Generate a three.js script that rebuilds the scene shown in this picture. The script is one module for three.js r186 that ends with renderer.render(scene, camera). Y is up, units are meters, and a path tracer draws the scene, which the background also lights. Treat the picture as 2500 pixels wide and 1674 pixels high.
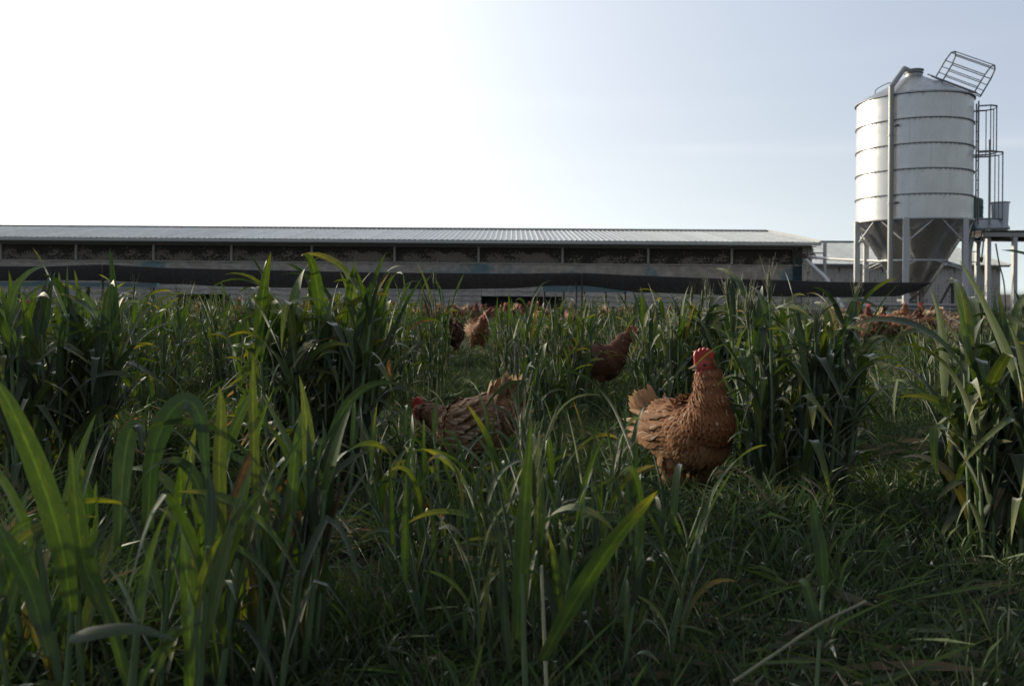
import * as THREE from 'three';
import { mergeGeometries } from 'three/addons/utils/BufferGeometryUtils.js';
import { ImprovedNoise } from 'three/addons/math/ImprovedNoise.js';

// ------------------------------------------------------------------ camera, sky, sun, exposure
const F = 2000, EYE = 0.64, ROLL = 0.007;            // focal length in photo pixels, eye height, slight roll
const scene = new THREE.Scene();
const camera = new THREE.PerspectiveCamera(2 * Math.atan(837 / F) * 180 / Math.PI, 2500 / 1674, 0.05, 1500);
camera.position.set(0, EYE, 0);
camera.rotation.z = ROLL;
camera.setViewOffset(2500, 1674, 0, 129, 2500, 1674);
camera.focus = 2.7; camera.userData.fStop = 6.5;

const SUN_AZ = -44 * Math.PI / 180, SUN_EL = 13 * Math.PI / 180;
const sunDir = new THREE.Vector3(Math.sin(SUN_AZ) * Math.cos(SUN_EL), Math.sin(SUN_EL), -Math.cos(SUN_AZ) * Math.cos(SUN_EL));
const noiseGen = new ImprovedNoise();
function fbm(x, y, z, oct = 4) { let s = 0, a = 0.5, f = 1; for (let i = 0; i < oct; i++) { s += a * noiseGen.noise(x * f, y * f, z * f); a *= 0.5; f *= 2.03; } return s; }
function smooth(a, b, x) { const t = Math.min(1, Math.max(0, (x - a) / (b - a))); return t * t * (3 - 2 * t); }
{
  const W = 1024, H = 512, data = new Float32Array(W * H * 4);
  for (let r = 0; r < H; r++) {
    const el = ((r + 0.5) / H - 0.5) * Math.PI, y = Math.sin(el);
    for (let c = 0; c < W; c++) {
      const a = ((c + 0.5) / W - 0.5) * 2 * Math.PI, x = Math.cos(a) * Math.cos(el), z = Math.sin(a) * Math.cos(el);
      const th = Math.acos(Math.min(1, Math.max(-1, x * sunDir.x + y * sunDir.y + z * sunDir.z))) * 180 / Math.PI;
      const e = Math.max(0, el) * 180 / Math.PI;
      const hz = Math.exp(-e / 7.5), zen = smooth(10, 80, e);
      const off = smooth(75, 130, th); let R = 0.31 - 0.11 * zen + 0.05 * off, G = 0.40 - 0.155 * zen + 0.01 * off, B = 0.59 - 0.26 * zen - 0.08 * off;      // clear evening blue
      const warm = smooth(120, 30, th);
      R += hz * (0.34 + 0.16 * warm); G += hz * (0.36 + 0.15 * warm); B += hz * (0.20 + 0.08 * warm);
      const g1 = 2.75 * Math.exp(-th / 27), g2 = 3.6 * Math.exp(-th / 9);               // haze round the sun
      R += g1 * 1.0 + g2 * 1.0; G += g1 * 0.97 + g2 * 0.93; B += g1 * 0.86 + g2 * 0.76;
      // thin high streaks of cloud low in the sky
      const az = Math.atan2(x, -z) * 180 / Math.PI;
      const band = Math.exp(-(((e - (9.3 - 0.035 * (az - 20))) / 0.28) ** 2)) * smooth(4, 14, az) * (1 - smooth(70, 110, az)) * (0.55 + 0.9 * fbm(az * 0.12, e * 1.4, 3));
      const wisp = Math.max(0, fbm(az * 0.05, e * 0.5, 9, 5)) * Math.exp(-(((e - 9) / 7) ** 2));
      const cl = Math.min(0.35, Math.max(0, 0.13 * band + 0.10 * wisp));
      R += cl * 0.9; G += cl * 0.8; B += cl * 0.55;
      if (y < 0) { const k = smooth(0, -0.06, y); R += (0.10 - R) * k; G += (0.11 - G) * k; B += (0.07 - B) * k; }
      const i = (r * W + c) * 4; data[i] = R; data[i + 1] = G; data[i + 2] = B; data[i + 3] = 1;
    }
  }
  const t = new THREE.DataTexture(data, W, H, THREE.RGBAFormat, THREE.FloatType);
  t.mapping = THREE.EquirectangularReflectionMapping; t.magFilter = THREE.LinearFilter; t.minFilter = THREE.LinearFilter; t.needsUpdate = true;
  scene.background = t; scene.environment = t;
}
const sun = new THREE.DirectionalLight(new THREE.Color().setRGB(1, 0.86, 0.63), 4.6);
sun.position.copy(sunDir).multiplyScalar(80); sun.target.position.set(0, 0, -15);
sun.castShadow = true; sun.shadow.radius = 4; sun.shadow.mapSize.set(4096, 4096);
Object.assign(sun.shadow.camera, { left: -45, right: 45, top: 35, bottom: -35, near: 1, far: 200 });
scene.add(sun, sun.target);
const renderer = new THREE.WebGLRenderer({ antialias: true });
renderer.setSize(1024, 685);
renderer.toneMapping = THREE.LinearToneMapping;
renderer.toneMappingExposure = 0.92;
renderer.shadowMap.enabled = true;

// ------------------------------------------------------------------ helpers
function rngOf(seed) { let a = seed >>> 0; return () => { a = (a + 0x6D2B79F5) | 0; let t = Math.imul(a ^ (a >>> 15), 1 | a); t = (t + Math.imul(t ^ (t >>> 7), 61 | t)) ^ t; return ((t ^ (t >>> 14)) >>> 0) / 4294967296; }; }
const V = (x, y, z) => new THREE.Vector3(x, y, z);
const UP = V(0, 1, 0);
function at(px, py, d) {                              // a point at depth d on the sight line of a photo pixel
  const u = px - 1250, v = py - 708, c = Math.cos(ROLL), s = Math.sin(ROLL);
  return V((u * c + v * s) / F * d, EYE - (-u * s + v * c) / F * d, -d);
}
const groundY = (x, z) => -0.16 * smooth(-10, -20, z) + 0.05 * fbm(x * 0.35, 1.7, z * 0.35, 3) * smooth(0, -2, z) + 0.018 * fbm(x * 2.1, 5.1, z * 2.1, 2);
const taken = new Map();
function numbered(n) { const k = taken.get(n) ?? 0; taken.set(n, k + 1); return k ? `${n}_${String(k).padStart(3, '0')}` : n; }
function tag(o, label, category, group, kind) { o.userData.label = label; if (category) o.userData.category = category; if (group) o.userData.group = group; if (kind) o.userData.kind = kind; return o; }
function thing(name, label, category, group, pos = V(0, 0, 0), turn = 0) {
  const o = new THREE.Group(); o.name = numbered(name); o.position.copy(pos); o.rotation.y = turn; scene.add(o);
  return tag(o, label, category, group);
}
function mesh(name, geo, mat, parent = scene) {
  const m = new THREE.Mesh(Array.isArray(geo) ? mergeGeometries(geo.map(plain)) : geo, mat);
  m.name = parent === scene ? numbered(name) : name; m.castShadow = m.receiveShadow = true; parent.add(m); return m;
}
function plain(g) { const q = g.index ? g.toNonIndexed() : g; for (const k of Object.keys(q.attributes)) if (!['position', 'normal', 'uv'].includes(k)) q.deleteAttribute(k); return q; }
const lin = (r, g, b) => new THREE.Color().setRGB(r, g, b);
const std = (r, g, b, rough = 0.8, metal = 0, more = {}) => new THREE.MeshStandardMaterial({ color: lin(r, g, b), roughness: rough, metalness: metal, ...more });
function boxAt(w, h, d, x, y, z) { return new THREE.BoxGeometry(w, h, d).translate(x, y, z); }
function bar(a, b, w, h = w) {                       // square bar between two points
  const d = b.clone().sub(a), L = d.length(); d.normalize();
  const g = new THREE.BoxGeometry(w, L, h);
  g.applyQuaternion(new THREE.Quaternion().setFromUnitVectors(UP, d));
  const m = a.clone().add(b).multiplyScalar(0.5); return g.translate(m.x, m.y, m.z);
}
function rod(a, b, r, r2 = r, n = 8) {
  const d = b.clone().sub(a), L = d.length(); d.normalize();
  const g = new THREE.CylinderGeometry(r2, r, L, n, 1);
  g.applyQuaternion(new THREE.Quaternion().setFromUnitVectors(UP, d));
  const m = a.clone().add(b).multiplyScalar(0.5); return g.translate(m.x, m.y, m.z);
}
function tube(pts, r, n = 8, seg = 6) { return new THREE.TubeGeometry(new THREE.CatmullRomCurve3(pts, false, 'centripetal'), seg * (pts.length - 1), r, n); }
function canvasTex(w, h, fn, srgb = true) {          // a computed texture
  const data = new Uint8Array(w * h * 4);
  for (let y = 0; y < h; y++) for (let x = 0; x < w; x++) { const c = fn(x / w, y / h, x, y); const i = (y * w + x) * 4; for (let k = 0; k < 3; k++) data[i + k] = Math.max(0, Math.min(255, 255 * c[k])); data[i + 3] = 255; }
  const t = new THREE.DataTexture(data, w, h); t.wrapS = t.wrapT = THREE.RepeatWrapping; t.magFilter = THREE.LinearFilter; t.minFilter = THREE.LinearMipmapLinearFilter; t.generateMipmaps = true;
  if (srgb) t.colorSpace = THREE.SRGBColorSpace; t.needsUpdate = true; return t;
}

// ------------------------------------------------------------------ ground
{
  const xs = [], zs = [];
  for (let i = -90; i <= 90; i++) { const t = i / 90; xs.push(Math.sign(t) * (9 * Math.abs(t) + 400 * Math.abs(t) ** 6)); }
  for (let i = 0; i <= 190; i++) { const t = i / 190; zs.push(6 - 46 * t - 700 * t ** 9); }
  const pos = [], uv = [], idx = [], col = [];
  for (const z of zs) for (const x of xs) {
    pos.push(x, groundY(x, z), z); uv.push(x / 1.7, z / 1.7);
    const yard = smooth(-17, -21, z + 1.2 * fbm(x * 0.4, 0, z * 0.4)), n = 0.5 + 0.9 * fbm(x * 0.8, 2, z * 0.8);
    const m = [0.055 + 0.02 * n, 0.048 + 0.016 * n, 0.028], d = [0.105, 0.10, 0.09];
    col.push(...[0, 1, 2].map((k) => m[k] + (d[k] - m[k]) * yard));
  }
  const nx = xs.length;
  for (let j = 0; j < zs.length - 1; j++) for (let i = 0; i < nx - 1; i++) { const a = j * nx + i; idx.push(a, a + 1, a + nx, a + 1, a + nx + 1, a + nx); }
  const g = new THREE.BufferGeometry();
  g.setAttribute('position', new THREE.Float32BufferAttribute(pos, 3)); g.setAttribute('uv', new THREE.Float32BufferAttribute(uv, 2)); g.setAttribute('color', new THREE.Float32BufferAttribute(col, 3));
  g.setIndex(idx); g.computeVertexNormals();
  if (g.attributes.normal.getY(500) < 0) { for (let i = 0; i < idx.length; i += 3) { const t = idx[i]; idx[i] = idx[i + 1]; idx[i + 1] = t; } g.setIndex(idx); g.computeVertexNormals(); }
  const r = rngOf(5), bits = Array.from({ length: 260 }, () => [r(), r(), r() * 3.14, 0.006 + 0.02 * r(), r()]);
  const tex = canvasTex(512, 512, (u, v) => {
    const n = 0.62 + 0.5 * fbm(u * 16, v * 16, 1, 4) + 0.25 * fbm(u * 70, v * 70, 4, 2); let c = [n, n * 0.97, n * 0.93];
    for (const [bx, by, a, l, t] of bits) { const dx = u - bx, dy = v - by, p = dx * Math.cos(a) + dy * Math.sin(a), q = -dx * Math.sin(a) + dy * Math.cos(a); if (Math.abs(p) < l && Math.abs(q) < 0.0016) c = [0.95 + 0.05 * t, 0.92, 0.75]; }
    return c;
  });
  const bump = canvasTex(512, 512, (u, v) => { const n = 0.5 + 0.6 * fbm(u * 22, v * 22, 7, 4); return [n, n, n]; }, false);
  const m = mesh('ground', g, new THREE.MeshStandardMaterial({ map: tex, bumpMap: bump, bumpScale: 0.02, vertexColors: true, roughness: 1 }));
  tag(m, 'dark soil of the paddock running to the bare yard', 'ground', null, 'structure');
}

// ------------------------------------------------------------------ galvanised sheet materials
const zincTex = canvasTex(512, 512, (u, v) => { const n = 0.86 + 0.12 * fbm(u * 9, v * 3, 2, 4) + 0.10 * fbm(u * 60, v * 8, 5, 3) - 0.12 * Math.max(0, fbm(u * 26, v * 1.3, 8, 3)); return [n, n, n * 0.99]; });
const zincRough = canvasTex(256, 256, (u, v) => { const n = 0.8 + 0.35 * fbm(u * 7, v * 4, 3, 4); return [n, n, n]; }, false);
const roofMats = [0.66, 0.61, 0.70].map((k) => new THREE.MeshStandardMaterial({ color: lin(k * 0.97, k, k * 0.98), map: zincTex, roughness: 0.38, metalness: 0.35 }));
const steel = std(0.42, 0.44, 0.46, 0.5, 0.55, { map: zincTex });
const paleSteel = std(0.44, 0.45, 0.46, 0.55, 0.4);
const darkIron = std(0.06, 0.055, 0.055, 0.7, 0.3);

// a ribbed sheet: across x (width w), running from a to b (points in the y-z plane)
function ribbedSheet(w, pitch, ribW, ribH, a, b, uvScale = 0.4) {
  const prof = [], n = Math.round(w / pitch);
  for (let i = 0; i < n; i++) { const x = i * pitch; prof.push([x, 0], [x + pitch - ribW, 0], [x + pitch - ribW * 0.64, ribH], [x + pitch - ribW * 0.36, ribH]); }
  prof.push([w, 0]);
  const d = b.clone().sub(a).normalize(), nrm = V(1, 0, 0).cross(d); if (nrm.y < 0 || (Math.abs(nrm.y) < 1e-3 && nrm.z < 0)) nrm.negate();
  const pos = [], uv = [], L = a.distanceTo(b);
  for (let i = 0; i < prof.length - 1; i++) {
    const q = [[prof[i], a, 0], [prof[i + 1], a, 0], [prof[i + 1], b, L], [prof[i], a, 0], [prof[i + 1], b, L], [prof[i], b, L]];
    for (const [p, e, s] of q) { pos.push(p[0], e.y + nrm.y * p[1], e.z + nrm.z * p[1]); uv.push(p[0] * uvScale, s * uvScale); }
  }
  const g = new THREE.BufferGeometry(); g.setAttribute('position', new THREE.Float32BufferAttribute(pos, 3)); g.setAttribute('uv', new THREE.Float32BufferAttribute(uv, 2)); g.computeVertexNormals(); return g;
}

// ------------------------------------------------------------------ long poultry shed
{
  const Z = -30, XL = -27.4, XR = 10.98, YG = -0.2, RIDGE_Z = -35.8, eaveZ = -29.45, eaveY = 2.43, ridgeY = 3.28;
  const s = thing('poultry_shed', 'long low poultry shed with ribbed metal roof and netted side openings', 'shed', null, V(0, YG, 0));
  const P = (n, g, m, parent = s) => { const o = mesh(n, g, m, parent); o.position.y -= parent === s ? YG : 0; return o; };
  // roof sheets, front and back slope
  const front = ribbedSheet(0.776, 0.194, 0.062, 0.025, V(0, eaveY, eaveZ), V(0, ridgeY, RIDGE_Z));
  const back = ribbedSheet(0.776, 0.194, 0.062, 0.025, V(0, ridgeY, RIDGE_Z), V(0, eaveY, 2 * RIDGE_Z - eaveZ));
  const n = Math.floor((XR + 0.10 - XL) / 0.776), r = rngOf(11);
  for (let i = 0; i < n; i++) {
    const x = XR + 0.10 - (i + 1) * 0.776 - 0.0008 * i, m = roofMats[Math.floor(r() * 3)];
    const f = P('roof_sheet', front, m); f.position.x = x; f.position.y += (i % 2) * 0.003;
    const b = P('roof_sheet', back, m); b.position.x = x; b.position.y += (i % 2) * 0.003;
  }
  const shape = new THREE.Shape([[-0.3, -0.045], [0, 0.0], [0.3, -0.045], [0.3, -0.03], [0, 0.02], [-0.3, -0.03]].map(([a, b]) => new THREE.Vector2(a, b)));
  const cap = new THREE.ExtrudeGeometry(shape, { depth: XR + 0.12 - XL, bevelEnabled: false }).rotateY(Math.PI / 2).translate(XL, ridgeY + 0.06, RIDGE_Z);
  P('ridge_cap', cap, steel);
  // gutter with a rolled lip, brackets below
  const gs = new THREE.Shape([[0, 0.1], [0, 0], [0.11, 0], [0.12, 0.085], [0.10, 0.085], [0.095, 0.014], [0.012, 0.014], [0.012, 0.1]].map(([a, b]) => new THREE.Vector2(a, b)));
  P('gutter', new THREE.ExtrudeGeometry(gs, { depth: XR + 0.1 - XL, bevelEnabled: false }).rotateY(-Math.PI / 2).translate(XR + 0.1, 0, 0).scale(1, 1, 1).translate(0, eaveY - 0.115, eaveZ - 0.02), std(0.46, 0.47, 0.46, 0.55, 0.2));
  P('barge_board', [bar(V(XR + 0.112, eaveY + 0.03, eaveZ), V(XR + 0.112, ridgeY + 0.05, RIDGE_Z), 0.02, 0.1), bar(V(XR + 0.112, ridgeY + 0.05, RIDGE_Z), V(XR + 0.112, eaveY + 0.03, 2 * RIDGE_Z - eaveZ), 0.02, 0.1)], steel);
  P('soffit_board', boxAt(XR - XL, 0.02, 0.5, (XR + XL) / 2, eaveY - 0.145, Z + 0.24), std(0.30, 0.30, 0.28, 0.9));
  const beamMat = std(0.22, 0.22, 0.20, 0.8, 0.1);
  P('top_beam', boxAt(XR - XL, 0.10, 0.09, (XR + XL) / 2, 2.25, Z + 0.02), beamMat);
  P('header_board', boxAt(XR - XL, 0.12, 0.04, (XR + XL) / 2, 2.36, Z - 0.03), std(0.12, 0.125, 0.115, 0.9));
  P('sill_rail', boxAt(XR - XL, 0.035, 0.06, (XR + XL) / 2, 1.612, Z + 0.04), std(0.34, 0.33, 0.30, 0.8));
  // posts at the bay lines
  const postX = [-182, 3, 187, 376, 566, 762, 964, 1169, 1374, 1583, 1787].map((px) => (px - 1250) / F * 30 - 0.02);
  postX.unshift(postX[0] - 2.75, postX[0] - 5.5);
  const postMat = std(0.44, 0.43, 0.40, 0.75, 0.1, { map: zincTex });
  for (const x of postX) P('post', boxAt(0.075, 0.62, 0.07, x, 1.915, Z + 0.035), postMat);
  // dirty bird netting, one panel to a bay
  const nets = [0.1, 0.16, 0.04].map((amt, k) => canvasTex(1024, 256, (u, v) => {
    const h = v, wire = (Math.floor(u * 512) % 4 === 0 || Math.floor(v * 128) % 3 === 0) ? 0.035 : 0;
    const cover = 0.03 + fbm(u * 5 + k * 31, v * 1.6, 4 + k, 3) * 1.15 + fbm(u * 46, v * 9, 2 + k, 4) * 1.2 + amt * 2.4 - 0.62 * smooth(0.35, 0.9, h + 0.25 * fbm(u * 5, k * 3, 1, 2)) - 0.08;
    const tuft = smooth(0.06, 0.22, cover), g = 0.20 + wire + 0.10 * fbm(u * 40, v * 12, 9, 3);
    return [g * 1.06 + tuft * 0.26, g + tuft * 0.25, g * 0.94 + tuft * 0.23];
  }));
  const netMats = nets.map((t) => new THREE.MeshStandardMaterial({ map: t, roughness: 1, color: lin(0.8, 0.77, 0.74) }));
  const edges = [XL, ...postX, 10.28];
  for (let i = 0; i < edges.length - 1; i++) {
    const w = edges[i + 1] - edges[i], m = P('netting_panel', new THREE.PlaneGeometry(w, 0.6, 24, 4), netMats[[0, 1, 0, 2, 0, 0, 0, 0, 1, 1, 1, 2, 2, 2][i] ?? 2]);
    m.position.x = edges[i] + w / 2; m.position.y += 1.915; m.position.z = Z - 0.02;
  }
  // weathered drop curtain with blue-green patches
  const patch = [[1176, 0.28, 42], [1120, 0.8, 110], [1250, 0.85, 60], [375, 0.3, 38], [1590, 0.75, 26], [1410, 0.95, 60], [1935, 0.6, 40], [640, 0.9, 50], [930, 0.95, 70], [110, 0.95, 40]];
  const curtTex = canvasTex(2048, 64, (u, v) => {
    const px = -577 + u * (1940 + 577), n = 0.60 + 0.16 * fbm(u * 120, v * 3, 1, 4) + 0.07 * fbm(u * 500, v * 10, 5, 2);
    let t = 0; for (const [x, y, w] of patch) t = Math.max(t, smooth(1, 0.25, Math.hypot((px - x) / w, ((1 - v) - y) * 1.3) + 0.8 * fbm(u * 190, v * 4, 3, 3)));
    t *= 0.55; return [n * (1 - t) + t * 0.20, n * 0.955 * (1 - t) + t * 0.40, n * 0.90 * (1 - t) + t * 0.46];
  });
  const cw = 10.28 - XL, cg = new THREE.PlaneGeometry(cw, 0.80, 220, 8), cp = cg.attributes.position;
  for (let i = 0; i < cp.count; i++) { const x = cp.getX(i), y = cp.getY(i); cp.setZ(i, 0.05 * fbm(x * 0.9, y * 1.5, 2, 3) + 0.02 * Math.sin(x * 5 + y * 3)); }
  cg.computeVertexNormals();
  P('drop_curtain', cg.translate((10.28 + XL) / 2, 1.2, Z + 0.02), new THREE.MeshStandardMaterial({ map: curtTex, roughness: 0.85, side: THREE.DoubleSide }));
  // corner: blue curtain strip and the stained ribbed sheet
  const tealTex = canvasTex(128, 256, (u, v) => { const n = 0.75 + 0.5 * fbm(u * 4, v * 9, 3, 4), k = smooth(0.35, 0.75, v + 0.25 * fbm(u * 3, v * 3, 8, 2)); return [0.16 * n + 0.14 * k, 0.29 * n + 0.05 * k, 0.34 * n - 0.0 * k]; });
  const tg = new THREE.PlaneGeometry(0.42, 1.62, 12, 10), tp = tg.attributes.position; for (let i = 0; i < tp.count; i++) tp.setZ(i, 0.025 * Math.sin(tp.getX(i) * 26) + 0.02 * fbm(tp.getX(i) * 3, tp.getY(i) * 2, 1)); tg.computeVertexNormals();
  P('corner_curtain', tg.translate(10.47, 1.50, Z + 0.06), new THREE.MeshStandardMaterial({ map: tealTex, roughness: 0.8, side: THREE.DoubleSide }));
  const stainTex = canvasTex(256, 512, (u, v) => { const sp = fbm(u * 14, v * 20, 2, 4), st = fbm(u * 30, v * 3, 6, 3), rust = smooth(0.05, 0.22, sp * 0.8 + st * 0.7 + 0.12 * (v - 0.4)); const n = 0.74 + 0.12 * fbm(u * 30, v * 30, 1, 2); return [n * (1 - 0.72 * rust), n * (0.98 - 0.75 * rust), n * (0.93 - 0.76 * rust)]; });
  const stainMat = new THREE.MeshStandardMaterial({ map: stainTex, roughness: 0.7, metalness: 0.1 });
  const cs = P('corner_sheet', ribbedSheet(0.36, 0.09, 0.045, 0.02, V(0, 0, 0), V(0, 2.3, 0), 0.9), stainMat); cs.position.set(10.61, 0.0 - YG, Z + 0.06);
  P('end_wall', [boxAt(0.05, 2.35, 11.5, XR - 0.03, 1.12, RIDGE_Z), boxAt(0.05, 2.35, 11.5, XL + 0.03, 1.12, RIDGE_Z)], steel);
  P('gable_infill', new THREE.ExtrudeGeometry(new THREE.Shape([[-5.75, 2.31], [5.75, 2.31], [0, 3.18]].map(([a, b]) => new THREE.Vector2(a, b))), { depth: 0.04, bevelEnabled: false }).rotateY(Math.PI / 2).translate(XR - 0.05, 0, RIDGE_Z), steel);
  P('back_panel', boxAt(XR - XL - 0.2, 2.4, 0.05, (XR + XL) / 2, 1.12, -41.5), steel);
  P('floor_slab', boxAt(XR - XL - 0.2, 0.1, 11.2, (XR + XL) / 2, -0.08, RIDGE_Z), std(0.2, 0.19, 0.17, 0.95));
  // white boards below, with pop holes
  const boardTex = canvasTex(512, 64, (u, v) => { const n = 0.72 + 0.14 * fbm(u * 20, v * 3, 3, 4) - 0.14 * Math.max(0, fbm(u * 40, v * 1.5, 8, 3)) - 0.28 * Math.max(0, 0.1 + fbm(u * 6, v * 1.2, 12, 3)); return [n, n * 0.985, n * 0.95]; });
  const boardMats = [0.98, 0.88, 1.0].map((k) => new THREE.MeshStandardMaterial({ map: boardTex, color: lin(k, k * 0.98, k * 0.95), roughness: 0.75 }));
  const holes = [[1175, 1372], [430, 560], [-300, -180]].map(([a, b]) => [(a - 1250) / F * 30, (b - 1250) / F * 30]);
  const seams = [XL]; for (let x = -24.7; x < 10.6; x += 3.04) seams.push(x); seams.push(10.62);
  for (const [a, b] of holes) seams.push(a, b);
  seams.sort((a, b) => a - b);
  const bg = new Map();
  for (let i = 0; i < seams.length - 1; i++) {
    const a = seams[i], b = seams[i + 1], mid = (a + b) / 2; if (b - a < 0.05) continue;
    const hole = holes.some(([p, q]) => mid > p && mid < q);
    for (let k = 0; k < 5; k++) {
      if (hole && k < 3) continue;
      const w = (b - a - 0.012).toFixed(2); if (!bg.has(w)) bg.set(w, new THREE.BoxGeometry(+w, 0.166, 0.05));
      const o = P('wall_board', bg.get(w), boardMats[Math.floor(r() * 3)]); o.position.set(mid, -0.06 + 0.186 * k - YG, Z - 0.03 + 0.004 * r());
    }
  }
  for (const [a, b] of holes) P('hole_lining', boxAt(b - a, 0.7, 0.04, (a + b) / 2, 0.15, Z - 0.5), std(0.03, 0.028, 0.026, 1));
}

// ------------------------------------------------------------------ second shed behind the silo
{
  const Z = -44, XL = 15.4, XR = 26.25, YG = -0.3, RZ = -51, eY = 2.15, rY = 3.78;
  const s = thing('storage_shed', 'pale ribbed metal shed standing behind the feed silo', 'shed', null, V(0, YG, 0));
  const P = (n, g, m) => { const o = mesh(n, g, m, s); o.position.y -= YG; return o; };
  const wallTex = canvasTex(512, 512, (u, v) => { const sp = fbm(u * 24, v * 14, 2, 4), st = fbm(u * 40, v * 2.5, 6, 3), rust = smooth(0.20, 0.36, sp * 0.9 + st * 0.6), d = 0.2 * Math.max(0, fbm(u * 12, v * 1.2, 3, 3)); const n = 0.74 + 0.08 * fbm(u * 30, v * 30, 1, 2) - d; return [n * (1 - 0.6 * rust), n * (0.98 - 0.6 * rust), n * (0.95 - 0.62 * rust)]; });
  const wm = [0.86, 0.80, 0.90].map((k) => new THREE.MeshStandardMaterial({ map: wallTex, color: lin(k, k, k * 0.98), roughness: 0.7, metalness: 0.1 }));
  const sheet = ribbedSheet(0.775, 0.155, 0.085, 0.035, V(0, YG, 0), V(0, eY - 0.05, 0), 0.31), r = rngOf(21), n = Math.round((XR - XL) / 0.775);
  for (let i = 0; i < n; i++) { const o = P('wall_sheet', sheet, wm[Math.floor(r() * 3)]); o.position.x = XL + i * 0.775; o.position.z = Z; }
  const fr = ribbedSheet(0.776, 0.194, 0.055, 0.03, V(0, eY, Z + 0.35), V(0, rY, RZ)), bk = ribbedSheet(0.776, 0.194, 0.055, 0.03, V(0, rY, RZ), V(0, eY, 2 * RZ - Z - 0.35));
  for (let i = 0; i < n; i++) for (const g of [fr, bk]) { const o = P('roof_sheet', g, roofMats[Math.floor(r() * 3)]); o.position.x = XL + 0.25 + i * 0.776; o.position.y += (i % 2) * 0.003; }
  P('ridge_cap', boxAt(XR - XL, 0.05, 0.4, (XR + XL) / 2 + 0.2, rY + 0.04, RZ), steel);
  P('eave_trim', boxAt(XR - XL, 0.10, 0.06, (XR + XL) / 2 + 0.25, eY - 0.05, Z + 0.36), std(0.14, 0.14, 0.14, 0.7, 0.2));
  P('barge_board', bar(V(XR + 0.33, eY, Z + 0.35), V(XR + 0.33, rY, RZ), 0.03, 0.12), steel);
  P('end_wall', new THREE.ExtrudeGeometry(new THREE.Shape([[-6.9, YG], [6.9, YG], [6.9, eY - 0.06], [0, rY - 0.1], [-6.9, eY - 0.06]].map(([a, b]) => new THREE.Vector2(a, b))), { depth: 0.05, bevelEnabled: false }).rotateY(Math.PI / 2).translate(XR - 0.02, 0, RZ), wm[0]);
}

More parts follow.
